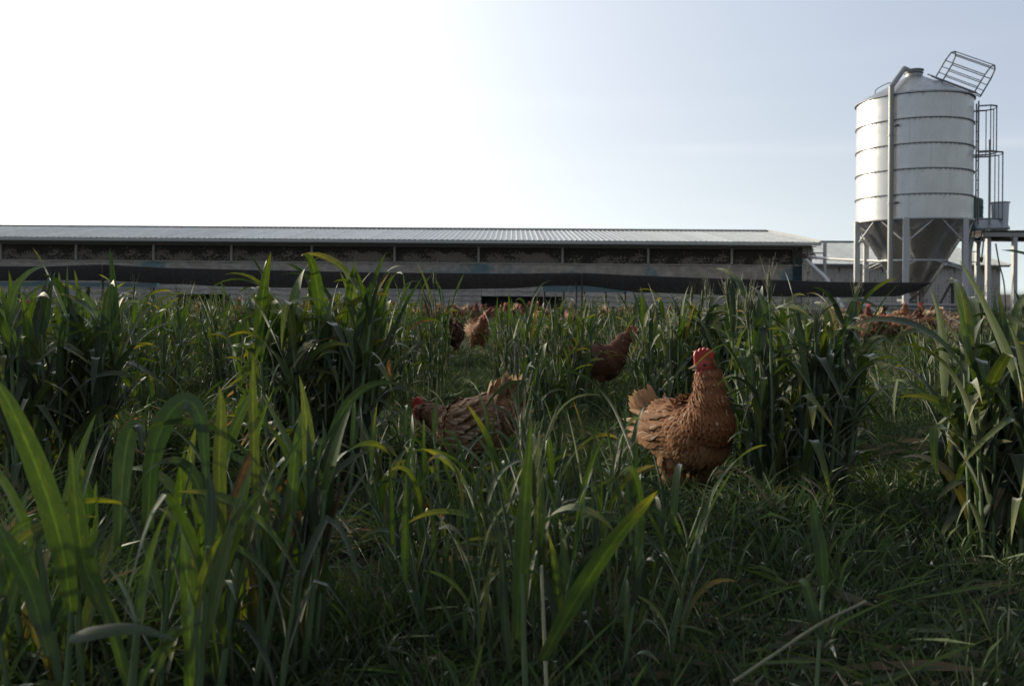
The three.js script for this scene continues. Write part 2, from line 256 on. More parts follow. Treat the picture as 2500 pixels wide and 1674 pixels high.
// ------------------------------------------------------------------ feed silo
const SC = V(11.74, 0, -24), SR = 1.55;
const toCam = V(-SC.x, 0, -SC.z).normalize(), toLeft = V(-toCam.z, 0, toCam.x);      // on the silo: towards the viewer, and to the viewer's left
if (toLeft.x > 0) toLeft.negate();
const around = (deg, r, y) => { const a = deg * Math.PI / 180; return SC.clone().addScaledVector(toCam, Math.cos(a) * r).addScaledVector(toLeft, -Math.sin(a) * r).setY(y); };   // deg > 0 goes to the viewer's right
const SG = groundY(SC.x, SC.z) - 0.03;
{
  const s = thing('feed_silo', 'tall galvanised feed silo with cone hopper on steel legs', 'silo', null, V(SC.x, SG, SC.z));
  const P = (n, g, m, parent = s) => { const o = mesh(n, g, m, parent); if (parent === s) o.position.set(-SC.x, -SG, -SC.z); return o; };
  const C = (g) => g.translate(SC.x, 0, SC.z);
  const siloTex = canvasTex(1024, 256, (u, v) => {
    let n = 0.90 + 0.06 * fbm(u * 22, v * 1.2, 2, 4) + 0.04 * fbm(u * 140, v * 8, 5, 2) - 0.07 * Math.max(0, fbm(u * 60, v * 0.8, 8, 3) - 0.03);
    const drip = Math.max(0, fbm(u * 90, 3, 4, 3)) * smooth(0.86, 1.0, v), seam = Math.abs(((u * 6) % 1) - 0.5) < 0.0022 ? 0.14 : 0; n -= 0.55 * drip + seam;
    return [n, n * 0.995, n * 0.985];
  });
  const siloMat = new THREE.MeshStandardMaterial({ color: lin(0.72, 0.735, 0.75), map: siloTex, roughness: 0.40, metalness: 0.55, roughnessMap: zincRough });
  const y0 = 2.70, y1 = 6.20, h = (y1 - y0) / 5, dark = std(0.10, 0.10, 0.105, 0.6, 0.6);
  for (let k = 0; k < 5; k++) {
    const pts = [[SR, 0.0], [SR, 0.03], [SR, 0.35], [SR, h - 0.035]].map(([a, b]) => new THREE.Vector2(a, b));
    P('wall_ring', C(new THREE.LatheGeometry(pts, 72, k * 0.7).translate(0, y0 + k * h, 0)), siloMat);
    const fl = [[SR - 0.01, -0.036], [SR + 0.028, -0.034], [SR + 0.032, -0.006], [SR - 0.01, -0.004]].map(([a, b]) => new THREE.Vector2(a, b));
    P('flange_ring', C(new THREE.LatheGeometry(fl, 72).translate(0, y0 + (k + 1) * h, 0)), k === 4 ? dark : steel);
    if (k < 4) { const bs = []; for (let i = 0; i < 72; i++) { const a = i / 72 * Math.PI * 2; bs.push(new THREE.CylinderGeometry(0.010, 0.010, 0.03, 5).translate(SC.x + Math.sin(a) * (SR + 0.018), y0 + (k + 1) * h - 0.048, SC.z + Math.cos(a) * (SR + 0.018))); } P('bolt_row', bs, dark); }
  }
  P('base_flange', C(new THREE.LatheGeometry([[SR - 0.02, -0.03], [SR + 0.045, -0.03], [SR + 0.045, 0.03], [SR, 0.035]].map(([a, b]) => new THREE.Vector2(a, b)), 72).translate(0, y0, 0)), paleSteel);
  const roofMat = new THREE.MeshStandardMaterial({ color: lin(0.70, 0.715, 0.73), map: zincTex, roughness: 0.42, metalness: 0.95 });
  const roofG = new THREE.LatheGeometry([[SR + 0.05, -0.02], [SR + 0.04, 0.02], [0.95, 0.36], [0.24, 0.76]].map(([a, b]) => new THREE.Vector2(a, b)), 48).translate(0, y1, 0);
  P('cone_roof', C(roofG), roofMat);
  const hatch = P('hatch_collar', C(new THREE.LatheGeometry([[0.26, 0.70], [0.235, 0.78], [0.235, 0.93], [0.27, 0.93], [0.27, 0.96], [0.0, 0.985]].map(([a, b]) => new THREE.Vector2(a, b)), 36).translate(0, y1, 0)), steel);
  mesh('clamp_band', new THREE.TorusGeometry(0.245, 0.012, 6, 36).rotateX(Math.PI / 2).translate(SC.x, y1 + 0.86, SC.z), dark, hatch);
  // hopper
  const hopMat = new THREE.MeshStandardMaterial({ color: lin(0.70, 0.715, 0.73), roughnessMap: zincRough, roughness: 0.36, metalness: 0.98 });
  P('hopper_cone', C(new THREE.LatheGeometry([[0.20, 0.36], [0.89, 1.545], [0.91, 1.58], [SR - 0.02, 2.68]].map(([a, b]) => new THREE.Vector2(a, b)), 48)), hopMat);
  P('hopper_ring', C(new THREE.LatheGeometry([[0.885, 1.53], [0.935, 1.54], [0.935, 1.585], [0.90, 1.59]].map(([a, b]) => new THREE.Vector2(a, b)), 48)), paleSteel);
  P('outlet_boot', [boxAt(0.46, 0.24, 0.46, SC.x, 0.27, SC.z), boxAt(0.62, 0.07, 0.6, SC.x, 0.42, SC.z), boxAt(0.34, 0.28, 0.34, SC.x, 0.02, SC.z)], std(0.24, 0.24, 0.24, 0.6, 0.4));
  P('boot_plate', boxAt(0.2, 0.12, 0.012, SC.x, 0.27, SC.z + 0.237), std(0.25, 0.05, 0.04, 0.6));
  // legs with knee braces
  const legA = [-66, -6, 54, 114, 174, 234];
  for (const a of legA) {
    P('leg', bar(around(a, SR + 0.06, SG), around(a, SR + 0.06, y0 + 0.02), 0.15, 0.09), paleSteel);
    P('brace', rod(around(a, SR + 0.06, 2.02), around(a + 26, SR - 0.02, y0 - 0.02), 0.026), paleSteel);
    P('brace', rod(around(a, SR + 0.06, 2.02), around(a - 26, SR - 0.02, y0 - 0.02), 0.026), paleSteel);
    P('tie_rod', rod(around(a, SR, 1.38), around(a + 12, 0.92, 1.555), 0.018), paleSteel);
    P('tie_rod', rod(around(a, SR, 1.30), around(a - 10, 0.92, 1.545), 0.016), paleSteel);
  }
  // filling pipe up the wall and over the roof
  const pa = -Math.asin(0.56 / (SR + 0.13)) * 180 / Math.PI, p0 = around(pa, SR + 0.13, 1.03), p1 = around(pa, SR + 0.13, y1 + 0.18), pipeMat = std(0.36, 0.37, 0.38, 0.5, 0.5, { map: zincTex });
  const hatchP = around(-58, 0.30, y1 + 1.0), hatchQ = around(-30, 0.12, y1 + 0.90);
  P('fill_pipe', [rod(p0, p1, 0.074, 0.074, 18), new THREE.SphereGeometry(0.075, 16, 12).translate(p1.x, p1.y, p1.z), rod(p1, hatchP, 0.074, 0.074, 18), new THREE.SphereGeometry(0.075, 16, 12).translate(hatchP.x, hatchP.y, hatchP.z), rod(hatchP, hatchQ, 0.074, 0.07, 18)], pipeMat);
  P('pipe_collar', [1.2, 3.1, 5.0].map((y) => rod(around(pa, SR + 0.13, y), around(pa, SR + 0.13, y + 0.05), 0.086, 0.086, 18)), pipeMat);
  P('pipe_bracket', [3.15, 5.3].map((y) => bar(around(pa, SR, y), around(pa + 7, SR + 0.11, y), 0.03)), dark);
  // small grab hoops on the roof
  for (const [a, r1] of [[-82, 0.86], [76, 0.62]]) P('grab_hoop', tube([around(a - 6, r1 + 0.18, y1 + 0.28), around(a - 5, r1 + 0.16, y1 + 0.46), around(a, r1, y1 + 0.56), around(a + 8, r1 - 0.22, y1 + 0.62), around(a + 10, r1 - 0.26, y1 + 0.58)], 0.014, 6), dark);
  // caged roof ladder
  const lad = std(0.16, 0.165, 0.175, 0.55, 0.5);
  const rb = 72, rp = (r, off, side) => { const slope = 0.5; const base = around(rb, r, y1 + 0.02 + (SR - r) * 0.58), outw = around(rb, 1, 0).sub(SC).setY(0).normalize(), nn = outw.clone().multiplyScalar(slope).add(UP.clone().multiplyScalar(0.87)).normalize(), sd = V(-outw.z, 0, outw.x); return base.addScaledVector(nn, off).addScaledVector(sd, side); };
  const hoop = (r) => { const pts = []; for (const [o, w] of [[0.02, -0.3], [0.55, -0.3], [0.8, -0.2], [0.88, 0], [0.8, 0.2], [0.55, 0.3], [0.02, 0.3]]) pts.push(rp(r, o, w)); return pts; };
  const cageR = [0.66, 1.66], h0 = hoop(cageR[0]), h1 = hoop(cageR[1]), hs = [];
  for (const hp of [h0, h1]) for (let i = 0; i < hp.length - 1; i++) hs.push(rod(hp[i], hp[i + 1], 0.02, 0.02, 6));
  P('roof_cage_hoop', hs, lad);
  for (let i = 0; i < h0.length; i++) P('roof_cage_bar', rod(h0[i], h1[i], 0.014, 0.014, 6), lad);
  for (const o of [0.2, 0.37]) for (const w of [-0.3, 0.3]) P('roof_cage_bar', rod(rp(cageR[0], o, w), rp(cageR[1], o, w), 0.012, 0.012, 6), lad);
  for (const w of [-0.17, 0.17]) P('roof_ladder_rail', rod(rp(0.4, 0.06, w), rp(1.68, 0.06, w), 0.018, 0.018, 6), lad);
  for (let r = 0.45; r < 1.65; r += 0.2) P('roof_ladder_rung', rod(rp(r, 0.06, -0.17), rp(r, 0.06, 0.17), 0.012, 0.012, 6), lad);
  // side ladder with two cages
  const sp = (off, side, y) => { const outw = around(95, 1, 0).sub(SC).setY(0).normalize(), sd = V(-outw.z, 0, outw.x); return SC.clone().addScaledVector(outw, SR + 0.06 + off).addScaledVector(sd, side).setY(y); };
  for (const w of [-0.19, 0.19]) P('ladder_rail', rod(sp(0.04, w, 2.6), sp(0.04, w, 6.1), 0.02, 0.02, 6), lad);
  for (let y = 2.75; y < 6.05; y += 0.28) P('ladder_rung', rod(sp(0.04, -0.19, y), sp(0.04, 0.19, y), 0.013, 0.013, 6), lad);
  const cage = (ya, yb, depth, half) => {
    const ring = [[0.0, -half], [depth * 0.6, -half], [depth * 0.92, -half * 0.6], [depth, 0], [depth * 0.92, half * 0.6], [depth * 0.6, half], [0.0, half]];
    for (const y of [ya + 0.02, yb]) { const q = []; for (let i = 0; i < ring.length - 1; i++) q.push(bar(sp(ring[i][0], ring[i][1], y), sp(ring[i + 1][0], ring[i + 1][1], y), 0.045, 0.012)); P('cage_hoop', q, lad); }
    for (const [o, w] of ring) P('cage_bar', rod(sp(o, w, ya), sp(o, w, yb), 0.013, 0.013, 6), lad);
  };
  cage(4.62, 5.92, 0.52, 0.36); cage(2.7, 4.60, 0.68, 0.46);
  P('landing', [bar(sp(-0.05, 0, 2.62), sp(0.78, 0, 2.62), 0.06, 1.0)], steel);
  P('landing_rail', rod(sp(0.34, 0.1, 2.6), sp(0.34, 0.1, 5.0), 0.03, 0.03, 8), steel);
}

// ------------------------------------------------------------------ loading deck, tubs and ladders beside the silo
const DK = { x0: 14.05, x1: 18.6, z0: -24.4, z1: -26.8, y: 2.50 };
{
  const wood = std(0.07, 0.06, 0.055, 0.9), YG = groundY(15, -25);
  const d = thing('loading_deck', 'dark raised loading deck on pale steel posts beside the silo', 'deck', null, V(DK.x0, YG, DK.z0));
  const P = (n, g, m) => { const o = mesh(n, g, m, d); o.position.set(-DK.x0, -YG, -DK.z0); return o; };
  const bw = 0.235, n = Math.floor((DK.x1 - DK.x0) / bw);
  const bgeo = new THREE.BoxGeometry(bw - 0.012, 0.05, DK.z0 - DK.z1);
  for (let i = 0; i < n; i++) { const o = P('deck_board', bgeo, wood); o.position.set(DK.x0 + (i + 0.5) * bw - DK.x0, DK.y - YG + ((i * 7) % 3) * 0.004, (DK.z0 + DK.z1) / 2 - DK.z0); }
  for (const z of [DK.z0 - 0.06, DK.z1 + 0.06]) P('bearer', boxAt(DK.x1 - DK.x0, 0.13, 0.08, (DK.x0 + DK.x1) / 2, DK.y - 0.10, z), std(0.34, 0.34, 0.33, 0.6, 0.3));
  for (const x of [DK.x0 + 0.08, 15.2, 16.4]) P('joist', boxAt(0.07, 0.11, DK.z0 - DK.z1 - 0.25, x, DK.y - 0.09, (DK.z0 + DK.z1) / 2), wood);
  for (const [x, z] of [[14.36, DK.z0 - 0.3], [15.16, DK.z1 + 0.12], [15.02, DK.z0 - 0.08], [18.4, DK.z0 - 0.08], [18.4, DK.z1 + 0.12]]) P('post', boxAt(0.12, DK.y - 0.15 - YG, 0.12, x, (DK.y - 0.15 + YG) / 2, z), paleSteel);
  // open tub, green tank and small bucket on the deck
  const tub = thing('feed_tub', 'grey tapered open plastic tub standing on the loading deck', 'tub', null, V(14.98, DK.y + 0.035, -25.15));
  mesh('tub_shell', new THREE.LatheGeometry([[0.0, 0.02], [0.21, 0.0], [0.245, 0.86], [0.265, 0.87], [0.265, 0.90], [0.235, 0.90], [0.20, 0.03], [0, 0.04]].map(([a, b]) => new THREE.Vector2(a, b)), 32), std(0.58, 0.64, 0.72, 0.5), tub);
  mesh('rim_band', new THREE.TorusGeometry(0.266, 0.014, 6, 32).rotateX(Math.PI / 2).translate(0, 0.895, 0), std(0.10, 0.12, 0.15, 0.5), tub);
  const tank = thing('green_tank', 'blue-green ribbed tank standing on the deck behind the ladder cage', 'tank', null, V(14.32, DK.y + 0.035, -25.45));
  mesh('tank_body', new THREE.LatheGeometry([[0, 0], [0.27, 0], [0.28, 0.1], [0.265, 0.13], [0.28, 0.16], [0.28, 0.5], [0.265, 0.53], [0.28, 0.56], [0.28, 0.98], [0.25, 1.04], [0.1, 1.08], [0.1, 1.12], [0, 1.12]].map(([a, b]) => new THREE.Vector2(a, b)), 32), std(0.045, 0.11, 0.10, 0.5), tank);
  mesh('tank_band', [0.3, 0.75].map((y) => new THREE.TorusGeometry(0.283, 0.012, 6, 32).rotateX(Math.PI / 2).translate(0, y, 0)), darkIron, tank);
  const bk = thing('small_bucket', 'small bright green bucket standing between the tub and the tank', 'bucket', null, V(14.60, DK.y + 0.035, -24.85));
  mesh('bucket_shell', new THREE.LatheGeometry([[0, 0.01], [0.085, 0], [0.105, 0.19], [0.115, 0.19], [0.115, 0.205], [0.098, 0.205], [0.08, 0.02], [0, 0.025]].map(([a, b]) => new THREE.Vector2(a, b)), 24), std(0.02, 0.22, 0.16, 0.5), bk);
  mesh('bucket_handle', tube([V(-0.11, 0.19, 0), V(-0.07, 0.13, 0.09), V(0, 0.10, 0.115), V(0.07, 0.13, 0.09), V(0.11, 0.19, 0)], 0.005, 5), darkIron, bk);
  // leaning ladder under the landing
  const L0 = at(2372, 662, 23.4), L1 = at(2386, 546, 23.4); L0.y = YG + 0.9;
  const la = thing('leaning_ladder', 'thin steel ladder hanging from the landing below the cage', 'ladder', null, V(L0.x, YG, L0.z));
  const Q = (nm, g, m) => { const o = mesh(nm, g, m, la); o.position.set(-L0.x, -YG, -L0.z); return o; };
  const a0 = at(2366, 648, 23.4), a1 = at(2385, 545, 23.4), b0 = at(2385, 648, 23.6), b1 = at(2403, 545, 23.6);
  Q('rail', rod(a0, a1, 0.022), steel); Q('rail', rod(b0, b1, 0.022), steel);
  for (let k = 0; k < 4; k++) { const t = 0.08 + k * 0.25; Q('rung', rod(a0.clone().lerp(a1, t), b0.clone().lerp(b1, t), 0.014), steel); }
  const ho = thing('hanging_hose', 'dark hose with a brass end hanging from the landing', 'hose', null, V(0, 0, 0));
  mesh('hose', tube([at(2404, 546, 23.3), at(2402, 590, 23.3), at(2398, 630, 23.3)], 0.022, 8), std(0.30, 0.30, 0.31, 0.6), ho);
  mesh('nozzle', rod(at(2398, 628, 23.3), at(2397, 640, 23.3), 0.045, 0.03), std(0.07, 0.045, 0.04, 0.6, 0.3), ho);
  const ro = mesh('stay_cable', tube([at(2432, 594, 24.6), at(2440, 640, 24.6), at(2452, 690, 24.6), at(2458, 722, 24.6).setY(groundY(14.9, -24.6))], 0.02, 6), darkIron);
  tag(ro, 'dark slack stay cable running from the deck to the ground', 'cable');
}

// ------------------------------------------------------------------ pipes between the sheds and the silo
{
  const pm = std(0.46, 0.47, 0.48, 0.5, 0.3);
  const a = thing('auger_pipe', 'thin pale auger pipe running from the shed corner to the silo', 'pipe', null, V(0, 0, 0));
  mesh('pipe_run', tube([at(1968, 626, 29.6), at(2010, 630, 28.4), at(2080, 634, 26.4), at(2150, 637, 24.6)], 0.05, 10), pm, a);
  mesh('pipe_joint', rod(at(1964, 624, 29.7), at(1974, 628, 29.4), 0.09), std(0.12, 0.09, 0.07, 0.8), a);
  const b = mesh('drain_pipe', tube([at(1970, 634, 29.2), at(1998, 660, 28.6), at(2022, 684, 28), at(2050, 735, 27.4), at(2070, 772, 27)], 0.06, 10), pm); tag(b, 'pale sloping drain pipe dropping from the shed corner to the ground', 'pipe');
  const p = thing('pipe_support', 'slim steel pipe support post between the two sheds', 'post', null, V(at(2014, 700, 31).x, -0.3, -31));
  mesh('upright', boxAt(0.10, 2.85, 0.10, 0, 1.425, 0), pm, p);
  mesh('bracket', [boxAt(0.46, 0.05, 0.05, -0.24, 2.42, 0), boxAt(0.05, 0.22, 0.05, -0.46, 2.5, 0)], pm, p);
  mesh('pulley', new THREE.TorusGeometry(0.07, 0.03, 8, 16).translate(-0.43, 2.30, 0), darkIron, p);
  const h = mesh('ground_hose', tube([at(2098, 742, 20.6), at(2120, 750, 20.6), at(2145, 764, 20.6), at(2170, 766, 20.6), at(2205, 764, 20.6), at(2225, 783, 20.6).setY(groundY(10, -20.6))], 0.045, 8), pm); tag(h, 'pale curved hose sagging low beside the wire fence', 'hose');
}

// ------------------------------------------------------------------ wire fence with braced posts, and the shade cloth strip
const FD = 23.3;
{
  const YG = groundY(11.5, -FD), f = thing('wire_fence', 'weldmesh wire fence with dark braced posts below the silo', 'fence', null, V(at(2243, 780, FD).x, YG, -FD));
  const o0 = f.position.clone(), P = (n, g, m) => { const o = mesh(n, g, m, f); o.position.copy(o0).negate(); return o; };
  const X = (px) => at(px, 760, FD).x, top = at(2243, 694, FD).y;
  for (const px of [2243, 2325]) P('post', boxAt(px > 2300 ? 0.07 : 0.05, top - YG + (px > 2300 ? 0.04 : -0.2), 0.06, X(px), (top + YG) / 2 + (px > 2300 ? 0.02 : -0.1), -FD + 0.03), darkIron);
  P('brace', bar(at(2242, 716, FD - 0.03), at(2176, 772, FD - 0.4), 0.05), darkIron);
  P('brace', bar(at(2323, 692, FD - 0.05), at(2272, 784, FD - 0.5), 0.055), darkIron);
  const wires = [], wm = std(0.14, 0.14, 0.14, 0.6, 0.5), x0 = X(2095), x1 = X(2440);
  for (let x = x0; x <= x1; x += 0.1) wires.push(new THREE.CylinderGeometry(0.0032, 0.0032, top - YG - 0.05, 4).translate(x, (top + YG) / 2, -FD));
  for (let y = YG + 0.03; y < top; y += 0.1) wires.push(new THREE.CylinderGeometry(0.0032, 0.0032, x1 - x0, 4).rotateZ(Math.PI / 2).translate((x0 + x1) / 2, y, -FD));
  P('wire_mesh', wires, wm);
  const rail = thing('pipe_rail', 'long grey pipe rail on short stands behind the wire fence', 'rail', null, V(X(2110), groundY(X(2110), -20.9), -21));
  const R = (n, g) => { const o = mesh(n, g, std(0.24, 0.24, 0.24, 0.6, 0.3), rail); o.position.copy(rail.position).negate(); };
  R('rail_tube', rod(at(2105, 744, 21), at(2350, 746, 21), 0.045)); R('rail_tube', rod(at(2105, 753, 21), at(2350, 755, 21), 0.035));
  for (const px of [2108, 2346]) R('stand', bar(at(px, 742, 21), at(px, 742, 21).setY(groundY(10, -21) - 0.02), 0.07));
}
{
  // top and bottom edge of the cloth, traced along its length; it hangs from a wire and droops back towards the shed
  const topE = [[-420, 652], [0, 651], [130, 651], [250, 647], [380, 654], [560, 659], [720, 662], [900, 666], [1080, 668], [1250, 669], [1421, 668], [1560, 674], [1720, 680], [1900, 685], [2060, 690], [2276, 691]];
  const botE = [[-420, 688], [0, 686], [130, 684], [250, 685], [380, 691], [560, 700], [720, 703], [900, 704], [1080, 707], [1250, 704], [1340, 698], [1421, 697], [1560, 713], [1720, 719], [1900, 724], [2060, 726], [2200, 723], [2240, 712], [2276, 692]];
  const ev = (E, x) => { for (let i = 0; i < E.length - 1; i++) if (x <= E[i + 1][0]) { const [a, b] = [E[i], E[i + 1]], t = (x - a[0]) / (b[0] - a[0]); return a[1] + (b[1] - a[1]) * (t * t * (3 - 2 * t) * 0.5 + t * 0.5); } return E.at(-1)[1]; };
  const D = 22.5, nx = 260, ny = 8, pos = [], uv = [], idx = [];
  for (let i = 0; i <= nx; i++) { const px = -420 + i / nx * 2696; for (let j = 0; j <= ny; j++) { const t = j / ny, py = ev(topE, px) * (1 - t) + ev(botE, px) * t, p = at(px, py, D); p.z -= 0.10 * t * t + 0.02 * fbm(px * 0.012, t * 2, 2, 3); pos.push(p.x, p.y, p.z); uv.push(px * 0.02, t); } }
  for (let i = 0; i < nx; i++) for (let j = 0; j < ny; j++) { const a = i * (ny + 1) + j; idx.push(a, a + 1, a + ny + 1, a + 1, a + ny + 2, a + ny + 1); }
  const g = new THREE.BufferGeometry(); g.setAttribute('position', new THREE.Float32BufferAttribute(pos, 3)); g.setAttribute('uv', new THREE.Float32BufferAttribute(uv, 2)); g.setIndex(idx); g.computeVertexNormals();
  const weave = canvasTex(256, 256, (u, v) => { const n = 0.60 + 0.2 * fbm(u * 6, v * 4, 2, 4) + ((Math.floor(u * 128) + Math.floor(v * 128)) % 2) * 0.12; return [n, n * 0.97, n * 0.95]; });
  const s = thing('shade_cloth', 'long strip of black shade cloth strung in front of the poultry shed', 'shade cloth', null, V(0, 0, 0));
  mesh('cloth', g, new THREE.MeshStandardMaterial({ map: weave, color: lin(0.085, 0.083, 0.083), roughness: 0.9, side: THREE.DoubleSide }), s);
  mesh('top_wire', tube(topE.map(([x, y]) => at(x, y - 0.8, D + 0.01)), 0.012, 5, 10), darkIron, s);
  for (const [px, py] of [[-330, 651], [250, 646], [1421, 667], [1407, 690], [1863, 684]]) { const a = at(px, py, D - 0.06), gY = groundY(a.x, a.z) - 0.02; mesh('stake', rod(V(a.x, gY, a.z), a, px === 1407 ? 0.018 : 0.035, 0.03, 6), std(0.045, 0.03, 0.032, 0.8), s); }
  // blue feed trough sheets under the cloth
  const teal = std(0.16, 0.27, 0.31, 0.6);
  for (const [a, b, y0, y1, lb] of [[-300, 385, 686, 697, 'faded blue-grey trough lying under the cloth near the tall droopy crop clump'], [1325, 1530, 696, 712, 'faded blue-grey trough lying under the cloth beside the reddish stake']]) {
    const A = at(a, (y0 + y1) / 2, 23.4), B = at(b, (y0 + y1) / 2 + (b - a) * 0.004, 23.4), hh = (y1 - y0) / F * 23.4, L = B.x - A.x;
    const t = thing('water_trough', lb, 'trough', 'troughs under the shade cloth', V((A.x + B.x) / 2, 0, A.z));
    const sh = new THREE.Shape([[-0.12, hh], [-0.09, 0], [0.09, 0], [0.12, hh], [0.105, hh], [0.078, 0.02], [-0.078, 0.02], [-0.105, hh]].map(([p, q]) => new THREE.Vector2(p, q)));
    mesh('trough_shell', new THREE.ExtrudeGeometry(sh, { depth: L, bevelEnabled: false }).translate(0, 0, -L / 2).rotateY(Math.PI / 2).translate(0, A.y - hh / 2, 0), teal, t);
    const gY = groundY((A.x + B.x) / 2, A.z) - 0.02;
    for (const k of [-0.48, -0.25, 0, 0.25, 0.48]) mesh('stand', boxAt(0.05, A.y - hh / 2 - gY, 0.16, k * L, (A.y - hh / 2 + gY) / 2, 0), darkIron, t);
  }
}
console.log('structures built');

// ------------------------------------------------------------------ blades of crop
const bladeTex = canvasTex(64, 512, (u, v) => {
  const rib = 0.16 * Math.sin(u * Math.PI * 2 * 11), mid = Math.exp(-(((u - 0.5) / 0.05) ** 2)) * 0.32, n = 0.80 + rib * 0.8 + mid + 0.20 * fbm(u * 3, v * 14, 2, 4) + 0.12 * fbm(u * 14, v * 60, 6, 2);
  const y = Math.max(0, fbm(u * 4, v * 9, 11, 3) - 0.12) * 1.4; return [n * 0.82 + y * 0.7, n * 0.84 + y * 0.35, n * 0.80];
});
function leafMat(r, g, b, o = {}) { return new THREE.MeshPhysicalMaterial({ color: lin(r, g, b), map: bladeTex, vertexColors: true, roughness: 0.85, transmission: 0.55, thickness: 0, clearcoat: 0.16, clearcoatRoughness: 0.45, side: THREE.DoubleSide, ...o }); }
const M = {
  deep: leafMat(0.050, 0.112, 0.016), blue: leafMat(0.056, 0.106, 0.032), fresh: leafMat(0.118, 0.205, 0.014), light: leafMat(0.21, 0.27, 0.022),
  yellow: leafMat(0.33, 0.27, 0.035, { clearcoat: 0.2 }), dry: leafMat(0.33, 0.26, 0.13, { clearcoat: 0.1 }), rust: leafMat(0.20, 0.105, 0.03, { clearcoat: 0.1 }),
};
const stemMat = new THREE.MeshPhysicalMaterial({ color: lin(0.085, 0.135, 0.058), roughness: 0.6, clearcoat: 0.3, clearcoatRoughness: 0.5 });
// tipCol: how far the tip has yellowed (0..1)
function bladeColors(n, tip, tone) { const c = []; for (let i = 0; i <= n; i++) { const s = i / n, k = tip * smooth(0.55, 1, s); for (let j = 0; j < 3; j++) c.push(tone * (1 + 2.6 * k), tone * (1 + 1.0 * k), tone * (1 + 0.2 * k)); } return c; }
function sheetGeo(rows, cols) { const g = new THREE.BufferGeometry(), pos = [], uv = [], idx = [], n = rows.length - 1; rows.forEach((r, i) => { r.forEach((p, j) => { pos.push(p.x, p.y, p.z); uv.push(j / 2, i / n); }); }); for (let i = 0; i < n; i++) for (let j = 0; j < 2; j++) { const a = i * 3 + j; idx.push(a, a + 1, a + 3, a + 1, a + 4, a + 3); } g.setAttribute('position', new THREE.Float32BufferAttribute(pos, 3)); g.setAttribute('uv', new THREE.Float32BufferAttribute(uv, 2)); g.setAttribute('color', new THREE.Float32BufferAttribute(cols, 3)); g.setIndex(idx); g.computeVertexNormals(); return g; }
const widthAt = (s) => (0.55 + 0.45 * smooth(0, 0.28, s)) * Math.pow(Math.max(0, 1 - Math.pow(s, 2.4)), 0.85);
// a blade of unit length and unit width growing out along +x
function unitBlade({ a0, bend, p, kink = 0, kinkAt = 0.6, twist = 0, fold = 0.02, tip = 0, tone = 1, sway = 0, seg = 12 }) {
  const rows = []; let x = 0, y = 0, z = 0;
  for (let i = 0; i <= seg; i++) {
    const s = i / seg, a = a0 - bend * Math.pow(s, p) - kink * smooth(kinkAt - 0.05, kinkAt + 0.07, s), w = widthAt(s) * (0.46 + 0.08 * Math.abs(Math.sin(i * 12.9 + a0 * 40 + twist * 7))), tw = twist * s * s;
    const zz = sway * s * s, side = V(Math.sin(tw) * -Math.sin(a) * 0.05, Math.sin(tw) * Math.cos(a) * 0.05, Math.cos(tw)), f = fold * widthAt(s);
    const m = V(x, y, z + zz * 4);
    rows.push([V(m.x - side.x * w * 2, m.y - side.y * w * 2, m.z - side.z * w), V(m.x + Math.sin(a) * f, m.y - Math.cos(a) * f, m.z), V(m.x + side.x * w * 2, m.y + side.y * w * 2, m.z + side.z * w)]);
    x += Math.cos(a) / seg; y += Math.sin(a) / seg;
  }
  return sheetGeo(rows, bladeColors(seg, tip, tone));
}
const shapes = { up: [], arch: [], droop: [] };
{
  const r = rngOf(77), D = Math.PI / 180;
  for (let i = 0; i < 12; i++) shapes.up.push(unitBlade({ a0: (70 + 18 * r()) * D, bend: (8 + 40 * r()) * D, p: 1.4 + r(), twist: (r() - 0.5) * 3, fold: 0.012 + 0.012 * r(), tip: r() < 0.35 ? r() : 0, tone: 0.85 + 0.3 * r(), sway: (r() - 0.5) * 0.6 }));
  for (let i = 0; i < 14; i++) shapes.arch.push(unitBlade({ a0: (62 + 22 * r()) * D, bend: (70 + 80 * r()) * D, p: 1.2 + 0.9 * r(), twist: (r() - 0.5) * 4, fold: 0.01 + 0.012 * r(), tip: r() < 0.35 ? r() : 0, tone: 0.85 + 0.3 * r(), sway: (r() - 0.5) * 0.8 }));
  for (let i = 0; i < 14; i++) shapes.droop.push(unitBlade({ a0: (48 + 34 * r()) * D, bend: (25 + 45 * r()) * D, p: 1.2, kink: (50 + 70 * r()) * D, kinkAt: 0.30 + 0.42 * r(), twist: (r() - 0.5) * 3, fold: 0.008 + 0.01 * r(), tip: r() < 0.4 ? r() : 0, tone: 0.85 + 0.3 * r(), sway: (r() - 0.5) * 0.7 }));
}
const stemGeo = (() => { const g = new THREE.CylinderGeometry(0.62, 1, 1, 6, 3); g.translate(0, 0.5, 0); return g; })();
const hash = (i, k) => { const x = Math.sin(i * 127.1 + k * 311.7) * 43758.5453; return x - Math.floor(x); };
